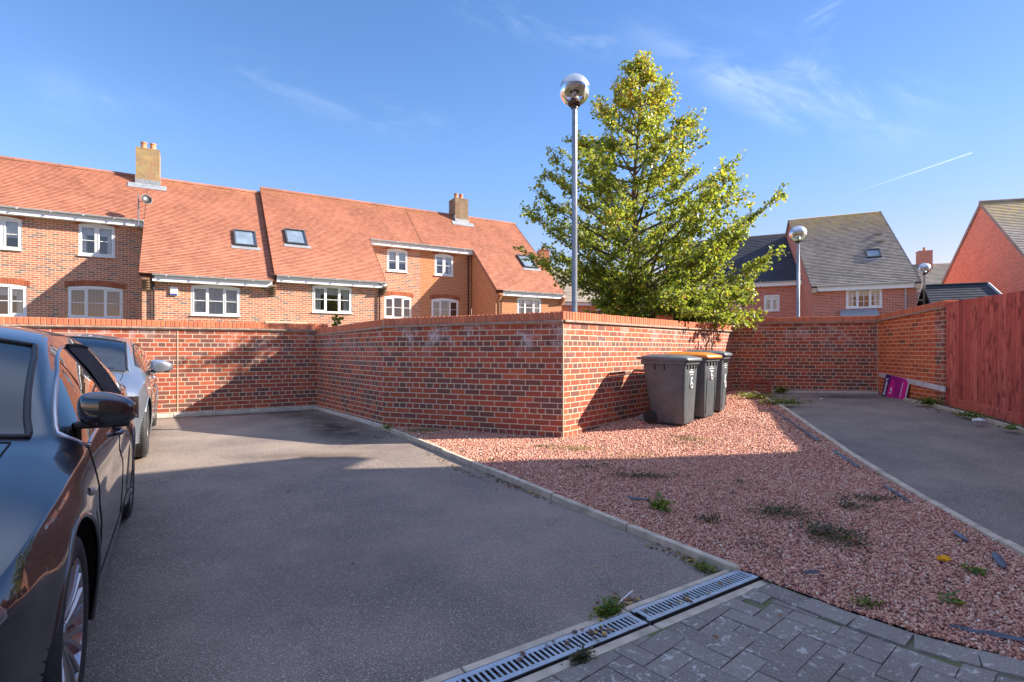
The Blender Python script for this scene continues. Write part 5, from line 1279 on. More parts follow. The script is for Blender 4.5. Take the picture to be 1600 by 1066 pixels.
def strip(label, pts, w, z=.049, seed=0):
    r = random.Random(seed); mb = MB(); P = [Vector(p) for p in pts]; out = []
    for a, b in zip(P[:-1], P[1:]):
        n = max(2, int((b - a).length / .06))
        for i in range(n): out.append(a + (b - a) * i / n)
    out.append(P[-1]); rows = []
    for i, p in enumerate(out):
        d = (out[min(i + 1, len(out) - 1)] - out[max(i - 1, 0)]).normalized(); n = Vector((-d.y, d.x)); ww = w * r.uniform(.5, 1.1) * (.35 if i in (0, len(out) - 1) else 1)
        g = gz(p.x, p.y) + z; rows.append([(p.x + n.x * ww * k, p.y + n.y * ww * k, g + r.uniform(0, .012) + (.01 if k == 0 else 0)) for k in (-.5, 0, .5)])
    for a, b in zip(rows[:-1], rows[1:]):
        for k in (0, 1): mb.poly([a[k], a[k + 1], b[k + 1], b[k]])
    o = mb.build('weed_membrane', M['membrane'], weld=True); m = o.modifiers.new('thickness', 'SOLIDIFY'); m.thickness = .003
    tag(o, label, 'membrane strip')
strip('torn blue grey membrane strip showing beside the right kerb, nearest the right edge', [(2.93, 3.25), (2.78, 3.02)], .06)
strip('short torn membrane piece beside the right kerb, just above the nearest strip', [(2.99, 3.62), (2.92, 3.42)], .045, seed=2)
strip('long dark membrane edge running along the paving blocks at the bottom right', [(1.96, 2.40), (2.15, 2.29), (2.42, 2.19)], .022, seed=3)
strip('long thin membrane edge along the far part of the right kerb', [(4.32, 9.0), (4.05, 7.9), (3.86, 7.1), (3.70, 6.45)], .045, seed=4)
strip('thin membrane strip beside the middle of the right kerb', [(3.60, 6.0), (3.44, 5.3)], .05, seed=5)
strip('thin grey membrane piece by the kerb below the middle of the right kerb', [(3.28, 4.75), (3.16, 4.25)], .035, seed=6)
strip('flat grey membrane scrap exposed in the shaded gravel near the lone green weed', [(.95, 4.38), (1.12, 4.34)], .07, seed=7)
strip('small black rag on the gravel by the paving corner', [(1.58, 2.93), (1.69, 2.95)], .03, .06, 8)
mb = MB(); g = gz(.6, 2.7); mb.tube([(.50, 2.63, g + .02), (.56, 2.70, g + .035), (.63, 2.80, g + .03)], .004, 6); tag(mb.build('white_straw', M['litterwhite']), 'thin white stick lying across the gutter beside the drain weeds', 'stick')
# moss and withered bits scattered over the gravel: nobody could count them
r = np.random.default_rng(5); P = []
while len(P) < 2600:
    x, y = r.uniform(-1.6, 5.2), r.uniform(2.0, 11.5)
    v = mnoise.noise(Vector((x * 1.6, y * 1.6, 4.))) + .6 * mnoise.noise(Vector((x * 6, y * 6, 1.)))
    if v > .42 + .5 * r.random() and inpoly(np.array([x]), np.array([y]), GP)[0]:
        for _ in range(5): P.append((x + r.normal(0, .02), y + r.normal(0, .02), gz(x, y) + gravel_h(x, y) + r.uniform(.006, .02)))
P = np.array(P); n = len(P); D = r.normal(size=(n, 3)); D[:, 2] = abs(D[:, 2]) * .3; D /= np.linalg.norm(D, axis=1)[:, None]
o = leafmesh('ground_cover', P, D, r.normal(size=(n, 3)) * .5 + np.array([0, 0, 1]), r.uniform(.007, .018, n), r.random(n) ** 1.3, M['dryweed'], None, (0, 0, 0)); tag(o, 'scattered moss and withered bits over the red gravel', 'moss', kind='stuff')
# open clay frame by the back wall
fr = thing('clay_frame', 'square terracotta frame leaning against the shaded back wall', 'clay frame', (5.25, 11.45, gz(5.25, 11.4)))
fx = Vector((dFG.x, dFG.y, 0)); fn = Vector((dFG.y, -dFG.x, 0)); base = Vector((5.34, 11.50, gz(5.3, 11.5) + .01)); upv = (Vector((0, 0, 1)) - fn * .25).normalized(); fn2 = fx.cross(upv)
mb = MB(); Wf, Hf, tf = .40, .28, .065
for dx, dz, w, h in ((0, tf / 2, Wf, tf), (0, Hf - tf / 2, Wf, tf), (-Wf / 2 + tf / 2, Hf / 2, tf, Hf - 2 * tf), (Wf / 2 - tf / 2, Hf / 2, tf, Hf - 2 * tf)):
    mb.box(base + fx * dx + upv * dz, fx, fn2, upv, w, .06, h)
mb.build('frame_bars', M['terracotta'], fr)
mb = MB(); mb.box(base + upv * Hf / 2 , fx, fn2, upv, Wf - 2 * tf, .02, .03); mb.build('crossbar', M['terracotta'], fr)
# fallen leaves and grit: nobody could count it
r = np.random.default_rng(77); P = []
for cx, cy, sx, sy, n, an in ((1.1, 3.25, .35, .05, 90, -1.0), (.0, 4.9, .6, .04, 90, -1.0), (.55, 2.72, .12, .06, 60, .6), (-.6, 5.6, .8, .05, 80, -1.0), (.3, 2.35, .5, .05, 30, .58), (1.3, 2.3, .5, .25, 14, 0), (-.1, 3.6, 1.2, .8, 10, 0), (4.8, 11.2, .5, .4, 130, 0), (6.9, 8.6, .1, .6, 60, .2), (-1.8, 7.2, .4, .1, 40, 0), (6.4, 10.7, .6, .2, 30, 0), (2.7, 4.2, .15, 1.0, 50, .2), (.9, 2.72, .35, .045, 22, .58)):
    a = r.normal(0, .5, n) * sx; b = r.normal(0, .5, n) * sy
    for i, j in zip(a, b):
        x = cx + i * math.cos(an) - j * math.sin(an); y = cy + i * math.sin(an) + j * math.cos(an); P.append((x, y, gz(x, y) + .05 if inpoly(np.array([x]), np.array([y]), GP)[0] else gz(x, y) + .03 if y < 2.7 - .0 + (x - .8) * .6 else gz(x, y) + .008))
P = np.array(P); n = len(P); D = r.normal(size=(n, 3)); D[:, 2] *= .15; D /= np.linalg.norm(D, axis=1)[:, None]
M['fallen'] = leafmat('fallen_leaves', [(0, (.06, .03, .02)), (.4, (.16, .07, .03)), (.8, (.32, .14, .06)), (1, (.5, .33, .08))], .1)
o = leafmesh('fallen_leaves', P, D, r.normal(size=(n, 3)) * .25 + np.array([0, 0, 1]), r.uniform(.012, .034, n), r.random(n), M['fallen'], None, (0, 0, 0)); tag(o, 'scattered dry brown leaves along kerbs and drain', 'fallen leaves', kind='stuff')
# ---------------------------------------------------------------- cars
def pch(xs, ys):
    xs = np.array(xs, float); ys = np.array(ys, float); h = np.diff(xs); d = np.diff(ys) / h; m = np.zeros_like(xs)
    m[0], m[-1] = d[0], d[-1]
    for i in range(1, len(xs) - 1):
        if d[i - 1] * d[i] <= 0: m[i] = 0
        else: w1 = 2 * h[i] + h[i - 1]; w2 = h[i] + 2 * h[i - 1]; m[i] = (w1 + w2) / (w1 / d[i - 1] + w2 / d[i])
    def f(x):
        x = min(max(x, xs[0]), xs[-1]); i = min(len(xs) - 2, max(0, int(np.searchsorted(xs, x) - 1))); t = (x - xs[i]) / h[i]
        return (2 * t ** 3 - 3 * t ** 2 + 1) * ys[i] + (t ** 3 - 2 * t * t + t) * h[i] * m[i] + (-2 * t ** 3 + 3 * t * t) * ys[i + 1] + (t ** 3 - t * t) * h[i] * m[i + 1]
    return f
def paint(name, col, metal, rough, flake=0.):
    t = NT(name); nm = None
    d = t.bsdf(col, rough, metal, nm, **{'Coat Weight': 1., 'Coat Roughness': .015, 'Coat IOR': 1.85}); return t.done(d)
M['blackpaint'] = paint('black_metallic_paint', (.010, .009, .015), .2, .3)
M['silverpaint'] = paint('silver_metallic_paint', (.33, .37, .43), .75, .30)
M['trim'] = simple('black_trim', (.012, .012, .013), .45, var=.1); M['chrometrim'] = simple('satin_chrome', (.55, .54, .56), .18, 1., var=.03)
M['cabin'] = simple('dark_cabin', (.03, .03, .034), .8); M['seat'] = simple('grey_seat_cloth', (.16, .17, .18), .9, var=.15); M['seatdark'] = simple('black_seat_cloth', (.03, .03, .035), .9)
M['rim'] = simple('alloy_rim', (.42, .40, .42), .24, .9, var=.05); M['tyre'] = simple('tyre_rubber', (.022, .022, .024), .7, var=.25, scale=30, bump=.3)
M['lampglass'] = glassmat('headlamp_lens', (.9, .93, .95), .06); M['lampinner'] = simple('headlamp_reflector', (.55, .57, .6), .25, .8)
M['sock'] = simple('black_window_shade_fabric', (.014, .014, .018), .85, var=.2, scale=20, bump=.5, bdist=.01); M['seam'] = simple('panel_gap', (.003, .003, .004), .9)
M['orangelens'] = simple('indicator_lens', (.5, .45, .4), .1, .3); M['wiper'] = M['trim']
def car(P, label, cat, loc, axis, G):
    """local: x from nose to tail, y positive = away side, z up; P dict of shape data; axis = ground direction nose->tail"""
    an = math.atan2(axis[1], axis[0]); th = thing(P['name'], label, cat, loc, an); ORG[th.name] = Vector((0, 0, 0))
    L = P['L']; ztop = pch(*P['ztop']); zsh = pch(*P['zsh']); wsh = pch(*P['wsh']); wa, wb = P['axles']; Rw = P['R']; Ra = Rw + P['gap']; sill = P['sill']
    ws0, ws1 = P['ws']; rs0, rs1 = P['rs']; cut = P['cut']
    def zlow(x):
        z = sill
        if x < .3: z = sill + .03 * (1 - x / .3)
        for w in (wa, wb):
            if abs(x - w) < Ra: z = max(z, Rw + math.sqrt(max(0, Ra * Ra - (x - w) ** 2)) * .985)
        return z
    def sidey(x, z):
        w = wsh(x); zs = zsh(x); zm = P['zm']; b = P['bulge']
        if z >= zm: t = (z - zm) / max(.05, zs - zm); y = w + b * (1 - t ** 1.6)
        else: t = (zm - z) / (zm - .15); y = w + b - .035 * t * t
        for a in (wa, wb):
            d = math.hypot(x - a, z - Rw); y += .014 * math.exp(-((d - Ra) / .085) ** 2) * (1 if z < zs - .02 else .5)
        # character line running rearwards through the doors
        zc = P['crease'](x); y -= .012 * math.exp(-((z - zc + .05) / .05) ** 2) * min(1, max(0, (x - 1.2) / .5)) * min(1, max(0, (4.2 - x) / .5))
        return y
    def corner(x):
        zt = ztop(x); zs = zsh(x); gh = max(0., zt - zs - .16); g = min(1, gh / .25)
        zc = zt - (.022 + .05 * g) - .02 * (1 - g); zc = max(zc, zs + .004)
        yc = wsh(x) - (.05 + .05 * (1 - g)) - cut * max(0, zc - zs); return yc, zc
    def bow(x, y, zfrac):
        w = wsh(x); t = min(1.2, abs(y) / w); xx = x + P['bowf'] * math.exp(-x / .38) * t * t * t - .2 * math.exp(-(L - x) / .35) * t * t * t
        if zfrac > 0:
            k = math.exp(-((x - (ws0 + ws1) / 2) / (.75 * (ws1 - ws0))) ** 2); xx -= .10 * k * (1 - t * t) * zfrac
            k = math.exp(-((x - (rs0 + rs1) / 2) / (.75 * (rs1 - rs0))) ** 2); xx += .07 * k * (1 - t * t) * zfrac
        return xx
    NS, NG, NR, NTp = 22, 14, 8, 16
    vb = []     # ring rows: 0..NS side, ..NS+NG glass side, NR rounding, NT top
    def ring(x):
        pts = []; zl = zlow(x); zs = zsh(x); ys = sidey(x, zs)
        for i in range(NS + 1):
            t = i / NS; z = zl + (zs - zl) * t; pts.append((sidey(x, z), z))
        yc, zc = corner(x); P0 = Vector((ys, zs)); P1 = Vector((yc, zc)); P2 = Vector((0, ztop(x))); d = P1 - P0; l = d.length
        rr = min(.042, l * .5); A = P1 - d * (rr / max(l, 1e-6)); crown = ztop(x) - zc
        def top(y): return zc + crown * (1 - (abs(y) / max(yc, .01)) ** 2.4)
        yB = max(.02, yc - .04); Bp = Vector((yB, top(yB)))
        for i in range(1, NG + 1):
            t = i / NG; p = P0.lerp(A, t); p.x += .020 * math.sin(PI * t) * min(1, l / .3); pts.append((p.x, p.y))
        for i in range(1, NR + 1):
            t = i / NR; p = A * (1 - t) ** 2 + P1 * 2 * t * (1 - t) + Bp * t * t; pts.append((p.x, p.y))
        for i in range(1, NTp + 1):
            y = yB * (1 - i / NTp); pts.append((y, top(y)))
        return pts
    # stations
    xs = set(np.round(np.linspace(0, L, 110), 4)); 
    for w in (wa, wb):
        for k in range(0, 49): xs.add(round(w - Ra * math.cos(PI * k / 48), 4))
        xs.add(round(w - Ra - .003, 4)); xs.add(round(w + Ra + .003, 4))
    for k in P['doors'] + [ws0, ws1, rs0, rs1] + P['dlo'] + [P['bonnet'][0], P['bonnet'][1]]: xs.add(round(k, 4))
    xs = sorted(x for x in xs if 0 <= x <= L)
    xs2 = [xs[0]]
    keep = {round(k, 4) for k in P['doors'] + [ws0, ws1, rs0, rs1] + P['dlo'] + P['bonnet']}
    for x in xs[1:]:
        if x - xs2[-1] < .0025 and x not in keep: continue
        xs2.append(x)
    xs = xs2; rings = []
    for x in xs:
        rg = ring(x); row = []
        for j, (y, z) in enumerate(rg):
            zf = 0 if j <= NS else min(1, (j - NS) / NG)
            row.append((bow(x, y, zf), y, z))
        rings.append(row)
    M_ = len(rings[0]); parts = {}
    def put(name, i, j, s):
        mbp = parts.setdefault(name, MB()); q = [rings[i][j], rings[i + 1][j], rings[i + 1][j + 1], rings[i][j + 1]]
        q = [(a, b * s, c) for a, b, c in q]
        if s > 0: q.reverse()
        mbp.poly(q)
    nA, nB = 1, NG - 1
    dl0, dl1 = P['dlo'][0], P['dlo'][-1]; pil = P['pillars']
    tA, tB = 0, NTp
    for i in range(len(xs) - 1):
        xm = (xs[i] + xs[i + 1]) / 2; yc, zc = corner(xm); gh = zc - zsh(xm)
        for j in range(M_ - 1):
            for s in (-1, 1):
                sd = '_l' if s < 0 else '_r'
                if j < NS: reg = 'side'
                elif j < NS + NG: reg = 'glass'
                elif j < NS + NG + NR: reg = 'round'
                else: reg = 'top'
                name = 'body'
                if reg == 'glass' and gh > .05 and dl0 < xm < dl1 and nA <= j - NS < nB:
                    name = 'win' + sd
                    for a, b in pil:
                        if a < xm < b: name = 'trimpillar' + sd
                elif reg == 'top' and ws0 < xm < ws1 and j >= NS + NG + NR + tA: name = 'windscreen'
                elif reg == 'top' and rs0 < xm < rs1 and j >= NS + NG + NR + tA: name = 'rear_window'
                elif reg == 'top' and P['bonnet'][0] < xm < P['bonnet'][1] and j >= NS + NG + NR + 1: name = 'bonnet'
                elif reg in ('side',) or (reg == 'glass' and j - NS < nA):
                    for k, (a, b) in enumerate(zip(P['doors'][:-1], P['doors'][1:])):
                        if a < xm < b and j >= 3: name = 'door%d' % k + sd
                put(name, i, j, s)
    # close nose and tail
    mbp = parts['body']
    for i, fl in ((0, 0), (len(xs) - 1, 1)):
        r0 = rings[i]; pts = [(a, -b, c) for a, b, c in r0] + [(a, b, c) for a, b, c in r0[::-1]][1:]
        cx = r0[0][0]; b0 = len(mbp.v); mbp.poly(pts if fl else pts[::-1])
    pm = P['paint']; objs = {}
    for nm, mbp in parts.items():
        if nm == 'body': o = mbp.build('body', pm, th, smooth=True, world=False, weld=True, angle=50)
        elif nm.startswith('door'): o = mbp.build('door', pm, th, smooth=True, world=False, weld=True)
        elif nm.startswith('win_'): o = mbp.build('side_window', M['carglass'], th, smooth=True, world=False, weld=True)
        elif nm.startswith('trim'): o = mbp.build('window_pillar', M['trim'], th, smooth=True, world=False, weld=True)
        elif nm in ('windscreen', 'rear_window'): o = mbp.build(nm, M['screenglass'] if nm == 'windscreen' else M['carglass'], th, smooth=True, world=False, weld=True)
        elif nm == 'bonnet': o = mbp.build('bonnet', pm, th, smooth=True, world=False, weld=True)
        objs[nm] = o
    idx = lambda x: min(range(len(xs)), key=lambda k: abs(xs[k] - x))
    def off(p, q, r0, amt): return p
    # panel gaps: thin dark beads following the surface
    mb = MB()
    for x in P['doors']:
        i = idx(x)
        for s in (-1, 1): mb.tube([(a, b * s, c) for a, b, c in rings[i][3:NS + nA + 1]], .0035, 5)
    for j in (3,):
        a0, a1 = idx(P['doors'][0]), idx(P['doors'][-1])
        for s in (-1, 1): mb.tube([(rings[i][j][0], rings[i][j][1] * s, rings[i][j][2]) for i in range(a0, a1 + 1)], .0035, 5)
    i0, i1 = idx(P['bonnet'][0]), idx(P['bonnet'][1]); jb = NS + NG + NR + 1
    for s in (-1, 1): mb.tube([(rings[i][jb][0], rings[i][jb][1] * s, rings[i][jb][2]) for i in range(i0, i1 + 1)], .004, 5)
    for i in (i0, i1): mb.tube([(p[0], -p[1], p[2]) for p in rings[i][jb:]] + [(p[0], p[1], p[2]) for p in rings[i][jb:][::-1]], .004, 5)
    mb.build('panel_gap', M['seam'], th, world=False)
    # window surround: chrome or black
    mb = MB()
    wi = [i for i in range(len(xs)) if dl0 - 1e-4 <= xs[i] <= dl1 + 1e-4 and corner(xs[i])[1] - zsh(xs[i]) > .05]
    for s in (-1, 1):
        lo = [(rings[i][NS + nA][0], (rings[i][NS + nA][1] + .003) * s, rings[i][NS + nA][2]) for i in wi]; hi = [(rings[i][NS + nB][0], (rings[i][NS + nB][1] + .003) * s, rings[i][NS + nB][2]) for i in wi]
        mb.tube(lo + hi[::-1] + [lo[0]], .0085, 6)
    mb.build('window_trim', M[P['dlotrim']], th, world=False, smooth=True)
    # windscreen seal (black border)
    mb = MB()
    for x0, x1 in ((ws0, ws1), (rs0, rs1)):
        a, b = idx(x0), idx(x1); j = NS + NG + NR + tA
        side = lambda s: [(rings[i][j][0], rings[i][j][1] * s, rings[i][j][2] + .002) for i in range(a, b + 1)]
        mb = MB(); acr = lambda i: [(p[0], -p[1], p[2] + .001) for p in rings[i][j:]] + [(p[0], p[1], p[2] + .001) for p in rings[i][j:][::-1]]
        mb.tube(side(-1)[::-1] + acr(a)[1:] + side(1)[1:] + acr(b)[::-1], .013, 6)
        mb.build('screen_seal', M['trim'], th, world=False, smooth=True)
    # wheel arch lips and liners
    for w in (wa, wb):
        ii = [i for i in range(len(xs)) if abs(xs[i] - w) <= Ra + .001]
        for s in (-1, 1):
            mb = MB(); ml = MB(); lip = [(rings[i][0][0], (rings[i][0][1] - .004) * s, rings[i][0][2]) for i in ii]; mb.tube(lip, .010, 6)
            for i, k in zip(ii[:-1], ii[1:]):
                a, b = rings[i][0], rings[k][0]; ml.poly([(a[0], a[1] * s, a[2]), (b[0], b[1] * s, b[2]), (b[0], .50 * s, min(b[2], .69)), (a[0], .50 * s, min(a[2], .69))])
            ml.box((w, .50 * s, .40), (1, 0, 0), (0, 1, 0), (0, 0, 1), 2 * Ra - .1, .01, .58)
            mb.build('arch_lip', pm, th, world=False, smooth=True); ml.build('arch_liner', M['seam'], th, world=False)
    mb = MB(); mb.bx(.25, L - .25, -.62, .62, sill - .02, sill + .10); mb.bx(wa + Ra, wb - Ra, -.80, .80, sill - .03, sill + .1); mb.build('underbody', M['seam'], th, world=False)
    # cabin
    mb = MB(); cz = P['floor']; mb.bx(ws0 - .05, rs1 - .1, -.70, .70, cz, cz + .02); mb.bx(ws0 - .12, ws0 + .42, -.72, .72, cz, zsh(ws0 + .3) - .03); mb.bx(rs0 - .3, rs1 + .05, -.66, .66, cz, zsh(rs0) - .06); mb.build('dashboard', M['cabin'], th, world=False)
    for s in (-.36, .36):
        for x in P['seats']:
            mb = MB()
            rg = []
            for t, (xx, zz, dd, w) in enumerate(((x + .02, cz + .30, .16, .46), (x + .10, cz + .55, .14, .50), (x + .20, cz + .78, .11, .44))): rg.append([(xx + b, s + a, zz) for a, b in rrect(w, dd, .05, 3)])
            loft(rg, mb); rg = []
            for (xx, zz, dd, w) in ((x + .24, cz + .82, .06, .20), (x + .25, cz + .86, .10, .27), (x + .27, cz + .98, .09, .25), (x + .28, cz + 1.01, .05, .18)): rg.append([(xx + b, s + a, zz) for a, b in rrect(w, dd, .024, 3)])
            loft(rg, mb); rg = []
            for (zz, w, d) in ((cz + .15, .50, .48), (cz + .30, .50, .50)): rg.append([(x - .22 + b, s + a, zz) for a, b in rrect(w, d, .06, 3)])
            loft(rg, mb); mb.build('seat', M[P['seatmat']], th, world=False, smooth=True, angle=50)
    mb = MB(); c = Vector((ws1 - .05, .36, zsh(ws1) - .03)); nn = Vector((.85, 0, .5)).normalized(); a_ = Vector((0, 1, 0)); b_ = nn.cross(a_); mb.tube([tuple(c + (a_ * math.cos(k * PI / 12) + b_ * math.sin(k * PI / 12)) * .18) for k in range(25)], .014, 8); mb.build('steering_wheel', M['cabin'], th, world=False)
    mb = MB(); mb.box((ws1 - .12, 0, ztop(ws1) - .10), (1, 0, 0), (0, 1, 0), (0, 0, 1), .03, .22, .06); mb.build('rear_view_mirror', M['cabin'], th, world=False)
    # wheels
    nsp = P['spokes']
    for w in (wa, wb):
        for s in (-1, 1):
            yo = sidey(w, Rw + Ra * .9) - .012; wt = .215; wh = bpy.data.objects.new('wheel', None); COL.objects.link(wh); wh.parent = th; wh.location = (w, s * (yo - wt / 2), Rw); wh.empty_display_size = .1
            ax = (0, s, 0); h = wt / 2; rr = P['rim']
            mb = MB(); mb.lathe((0, 0, 0), [(rr, -h + .02), (rr + .03, -h + .005), (Rw - .03, -h), (Rw - .008, -h + .02), (Rw, -h + .05), (Rw, h - .05), (Rw - .008, h - .022), (Rw - .03, h - .004), (rr + .05, h + .002), (rr + .022, h - .002), (rr + .006, h - .012), (rr, h - .03)], 64, ax)
            for k in range(64):
                a = 2 * PI * k / 64
                for sg in (-1, 1): mb.box((Rw * math.cos(a), sg * (h - .045), Rw * math.sin(a)), (-math.sin(a), .35 * sg, math.cos(a)), (0, 1, 0), (math.cos(a), 0, math.sin(a)), .0035, .05, .006)
            mb.build('tyre', M['tyre'], wh, world=False, smooth=True, angle=35)
            mb = MB(); mb.lathe((0, 0, 0), [(rr - .012, -h + .02), (rr - .02, -h * .3), (rr - .016, h * .5), (rr - .006, h - .016), (rr + .004, h - .008), (rr + .004, h - .02), (rr, h - .03)], 56, ax)
            mb.lathe((0, 0, 0), [(0, h - .028), (.03, h - .028), (.035, h - .034), (.07, h - .036), (.075, h - .06), (.075, 0)], 28, ax)
            sy = s
            for k in range(nsp):
                for da in ((-.10, .10) if P['twin'] else (0,)):
                    a = 2 * PI * k / nsp; a0, a1 = a + da * .55, a + da * 1.5 * (10 / nsp) + .12
                    p0 = Vector((.055 * math.cos(a0), sy * (h - .045), .055 * math.sin(a0))); p1 = Vector(((rr - .008) * math.cos(a1), sy * (h - .018), (rr - .008) * math.sin(a1)))
                    d = (p1 - p0); l = d.length; d.normalize(); yv = Vector((0, 1, 0)); yv = (yv - d * yv.dot(d)).normalized(); tv = d.cross(yv)
                    b0 = len(mb.v); w0, w1 = .013, .017 if P['twin'] else .03
                    for (p, ww) in ((p0, w0), (p0.lerp(p1, .5) + yv * sy * .004, (w0 + w1) / 2 * .9), (p1, w1)):
                        for u, vv in ((-1, -1), (1, -1), (.55, 1), (-.55, 1)): mb.v.append(tuple(p + tv * u * ww + yv * sy * vv * .011))
                    for q in range(2):
                        for u in range(4): mb.f.append((b0 + q * 4 + u, b0 + q * 4 + (u + 1) % 4, b0 + (q + 1) * 4 + (u + 1) % 4, b0 + (q + 1) * 4 + u)); mb.uv.append([(0, 0)] * 4); mb.mi.append(0)
            mb.build('rim', M['rim'], wh, world=False, smooth=True, angle=38)
            mb = MB(); mb.lathe((0, 0, 0), [(0, h - .10), (.14, h - .10), (.15, h - .085), (.15, h - .11)], 30, ax); mb.build('brake_disc', M['greypipe'], wh, world=False)
            mb = MB(); mb.lathe((0, 0, 0), [(0, -h + .03), (rr - .02, -h + .03)], 30, ax); mb.build('wheel_back', M['seam'], wh, world=False)
    # mirrors
    mx = P['mirror']; zb = zsh(mx) + P['mz']
    for s in (-1, 1):
        y0 = wsh(mx); mc = Vector((mx + .02, s * (y0 + P['my']), zb + .055)); bm = bmesh.new(); bmesh.ops.create_uvsphere(bm, u_segments=32, v_segments=20, radius=1)
        for v in bm.verts:
            c = v.co; e = .62
            f = lambda q: math.copysign(abs(q) ** e, q)
            X, Y, Z = f(c.x), f(c.y), f(c.z); X = X * (.075 if X < 0 else .05); Y2 = Y * P['mw']; Zz = Z * (.078 - .024 * max(0, Y * s)) - .012 * Y * s
            Zz += -.0; v.co = Vector((X + .035 * max(0, Y * s), Y2, Zz))
        me = bpy.data.meshes.new('mirror_housing'); bm.to_mesh(me); bm.free(); me.materials.append(pm); me.polygons.foreach_set('use_smooth', [True] * len(me.polygons)); o = bpy.data.objects.new('door_mirror', me); COL.objects.link(o); o.parent = th; o.location = mc
        ORG['x'] = 0
        mb = MB(); rg = []
        for t in range(7):
            k = t / 6; yy = y0 - .09 + (P['my'] - .03) * k; rg.append([(mx + .0 + a, s * yy, zb - .055 + .03 * k + b) for a, b in rrect(.10 - .02 * k, .05 + .012 * k, .02, 3)])
        loft(rg, mb); mb.build('mirror_arm', M['trim'], th, world=False, smooth=True, angle=60)
        mb = MB(); mb.box(mc + Vector((.052, s * .01, -.0)), (1, 0, 0), (0, 1, 0), (0, 0, 1), .01, .20, .10); o2 = mb.build('mirror_glass', M['chrometrim'], th, world=False)
        mb = MB(); mb.box(mc + Vector((.0, s * -.02, -.062)), (1, 0, 0), (0, 1, 0), (0, 0, 1), .09, .20, .03); bevel(mb.build('mirror_base', M['trim'], th, world=False), .01, 3)
    # door handles
    for x in P['handles']:
        for s in (-1, 1):
            z = zsh(x) - .10; y = sidey(x, z); mb = MB(); mb.tube([(x - .10, s * (y - .002), z), (x - .085, s * (y + .026), z + .002), (x - .03, s * (y + .034), z + .004), (x + .05, s * (y + .032), z + .004), (x + .09, s * (y + .022), z + .002), (x + .10, s * (y - .002), z)], [.010, .013, .015, .015, .013, .010], 10)
            mb.build('door_handle', pm, th, world=False, smooth=True)
            mb = MB(); mb.lathe((x - .01, s * (y + .001), z), [(0, .002), (.05, .002), (.055, -.006)], 20, (0, s, 0)); mb.build('handle_recess', M['seam'], th, world=False)
    # side repeater
    x = P['repeater']
    for s in (-1, 1):
        z = zsh(x) - .13; y = sidey(x, z); mb = MB(); rg = []
        for k, sc_ in ((0, 1.), (.006, .95), (.012, .6)): rg.append([(x + a * sc_, s * (y + k), z + b * sc_ - a * .2) for a, b in rrect(.085, .034, .016, 4)])
        loft(rg, mb); mb.build('side_repeater', M['orangelens'], th, world=False, smooth=True, angle=60)
    # headlights: patch of the corner surface
    for s in (-1, 1):
        h0, h1 = P['head']; mb = MB(); mi_ = MB()
        ii = [i for i in range(len(xs)) if h0 <= xs[i] <= h1]; j0, j1 = NS - 8, NS + NG + NR
        for a, b in zip(ii[:-1], ii[1:]):
            ta = (xs[a] - h0) / (h1 - h0); lo = int(j0 + 7 * ta)
            for j in range(lo, j1):
                q = [rings[a][j], rings[b][j], rings[b][j + 1], rings[a][j + 1]]; q = [Vector((p[0] - .006, (p[1] + .006) * s, p[2] + .004)) for p in q]; mb.poly(q if s < 0 else q[::-1]); mi_.poly([(p.x + .003, p.y - .003 * s, p.z - .001) for p in q])
        o = mb.build('headlight', M['lampglass'], th, world=False, smooth=True, weld=True); mi_.build('reflector', M['lampinner'], o, world=False)
    # front grille and bumper opening
    mb = MB(); mb.box((.0 - .01, 0, .48), (1, 0, 0), (0, 1, 0), (0, 0, 1), .03, .8, .12); bevel(mb.build('grille', M['trim'], th, world=False), .012)
    mb = MB(); mb.box((-.012, 0, .30), (1, 0, 0), (0, 1, 0), (0, 0, 1), .02, .9, .10); bevel(mb.build('lower_grille', M['trim'], th, world=False), .012)
    # wipers
    mb = MB()
    for y_ in (-.55, .05):
        i = idx(ws0 + .05); zt = ztop(ws0); mb.tube([(ws0 - .08, y_, zt + .01), (ws0 + .02, y_ + .25, zt + .03), (ws0 + .08, y_ + .58, zt + .035)], .007, 6)
    mb.build('wiper', M['trim'], th, world=False)
    return th, rings, xs, (NS, NG, NR, nA, nB)
sal = dict(name='black_saloon_car', L=4.80, R=.335, gap=.045, sill=.21, rim=.235, spokes=10, twin=True, axles=(.95, 3.69), zm=.62, bulge=.045, cut=.50, bowf=.30,
    ztop=([0, .05, .15, .4, .8, 1.2, 1.42, 1.7, 2.0, 2.3, 2.6, 3.0, 3.4, 3.8, 4.15, 4.4, 4.7, 4.8], [.50, .60, .68, .77, .87, .945, .985, 1.15, 1.30, 1.405, 1.45, 1.455, 1.415, 1.30, 1.15, 1.07, 1.04, .95]),
    zsh=([0, .1, .4, .9, 1.4, 2.0, 3.0, 3.8, 4.4, 4.8], [.42, .55, .70, .81, .87, .905, .945, .97, .96, .84]),
    wsh=([0, .15, .5, .95, 1.5, 2.2, 3.2, 4.0, 4.6, 4.8], [.60, .72, .83, .872, .885, .885, .88, .855, .78, .66]),
    ws=(1.42, 2.18), rs=(3.62, 4.22), doors=[1.48, 2.58, 3.42], dlo=[1.50, 3.98], pillars=[(2.50, 2.60)], bonnet=[.18, 1.36], mirror=1.60, my=.055, mz=.085, mw=.108, handles=(2.42, 3.28), repeater=1.30, head=(.06, .34),
    crease=lambda x: .60 + .06 * x, paint=M['blackpaint'], dlotrim='chrometrim', seats=(2.25, 3.15), seatmat='seatdark', floor=.36)
axB = Vector((-.532, .847)).normalized(); nose = Vector((-1.745, .53))
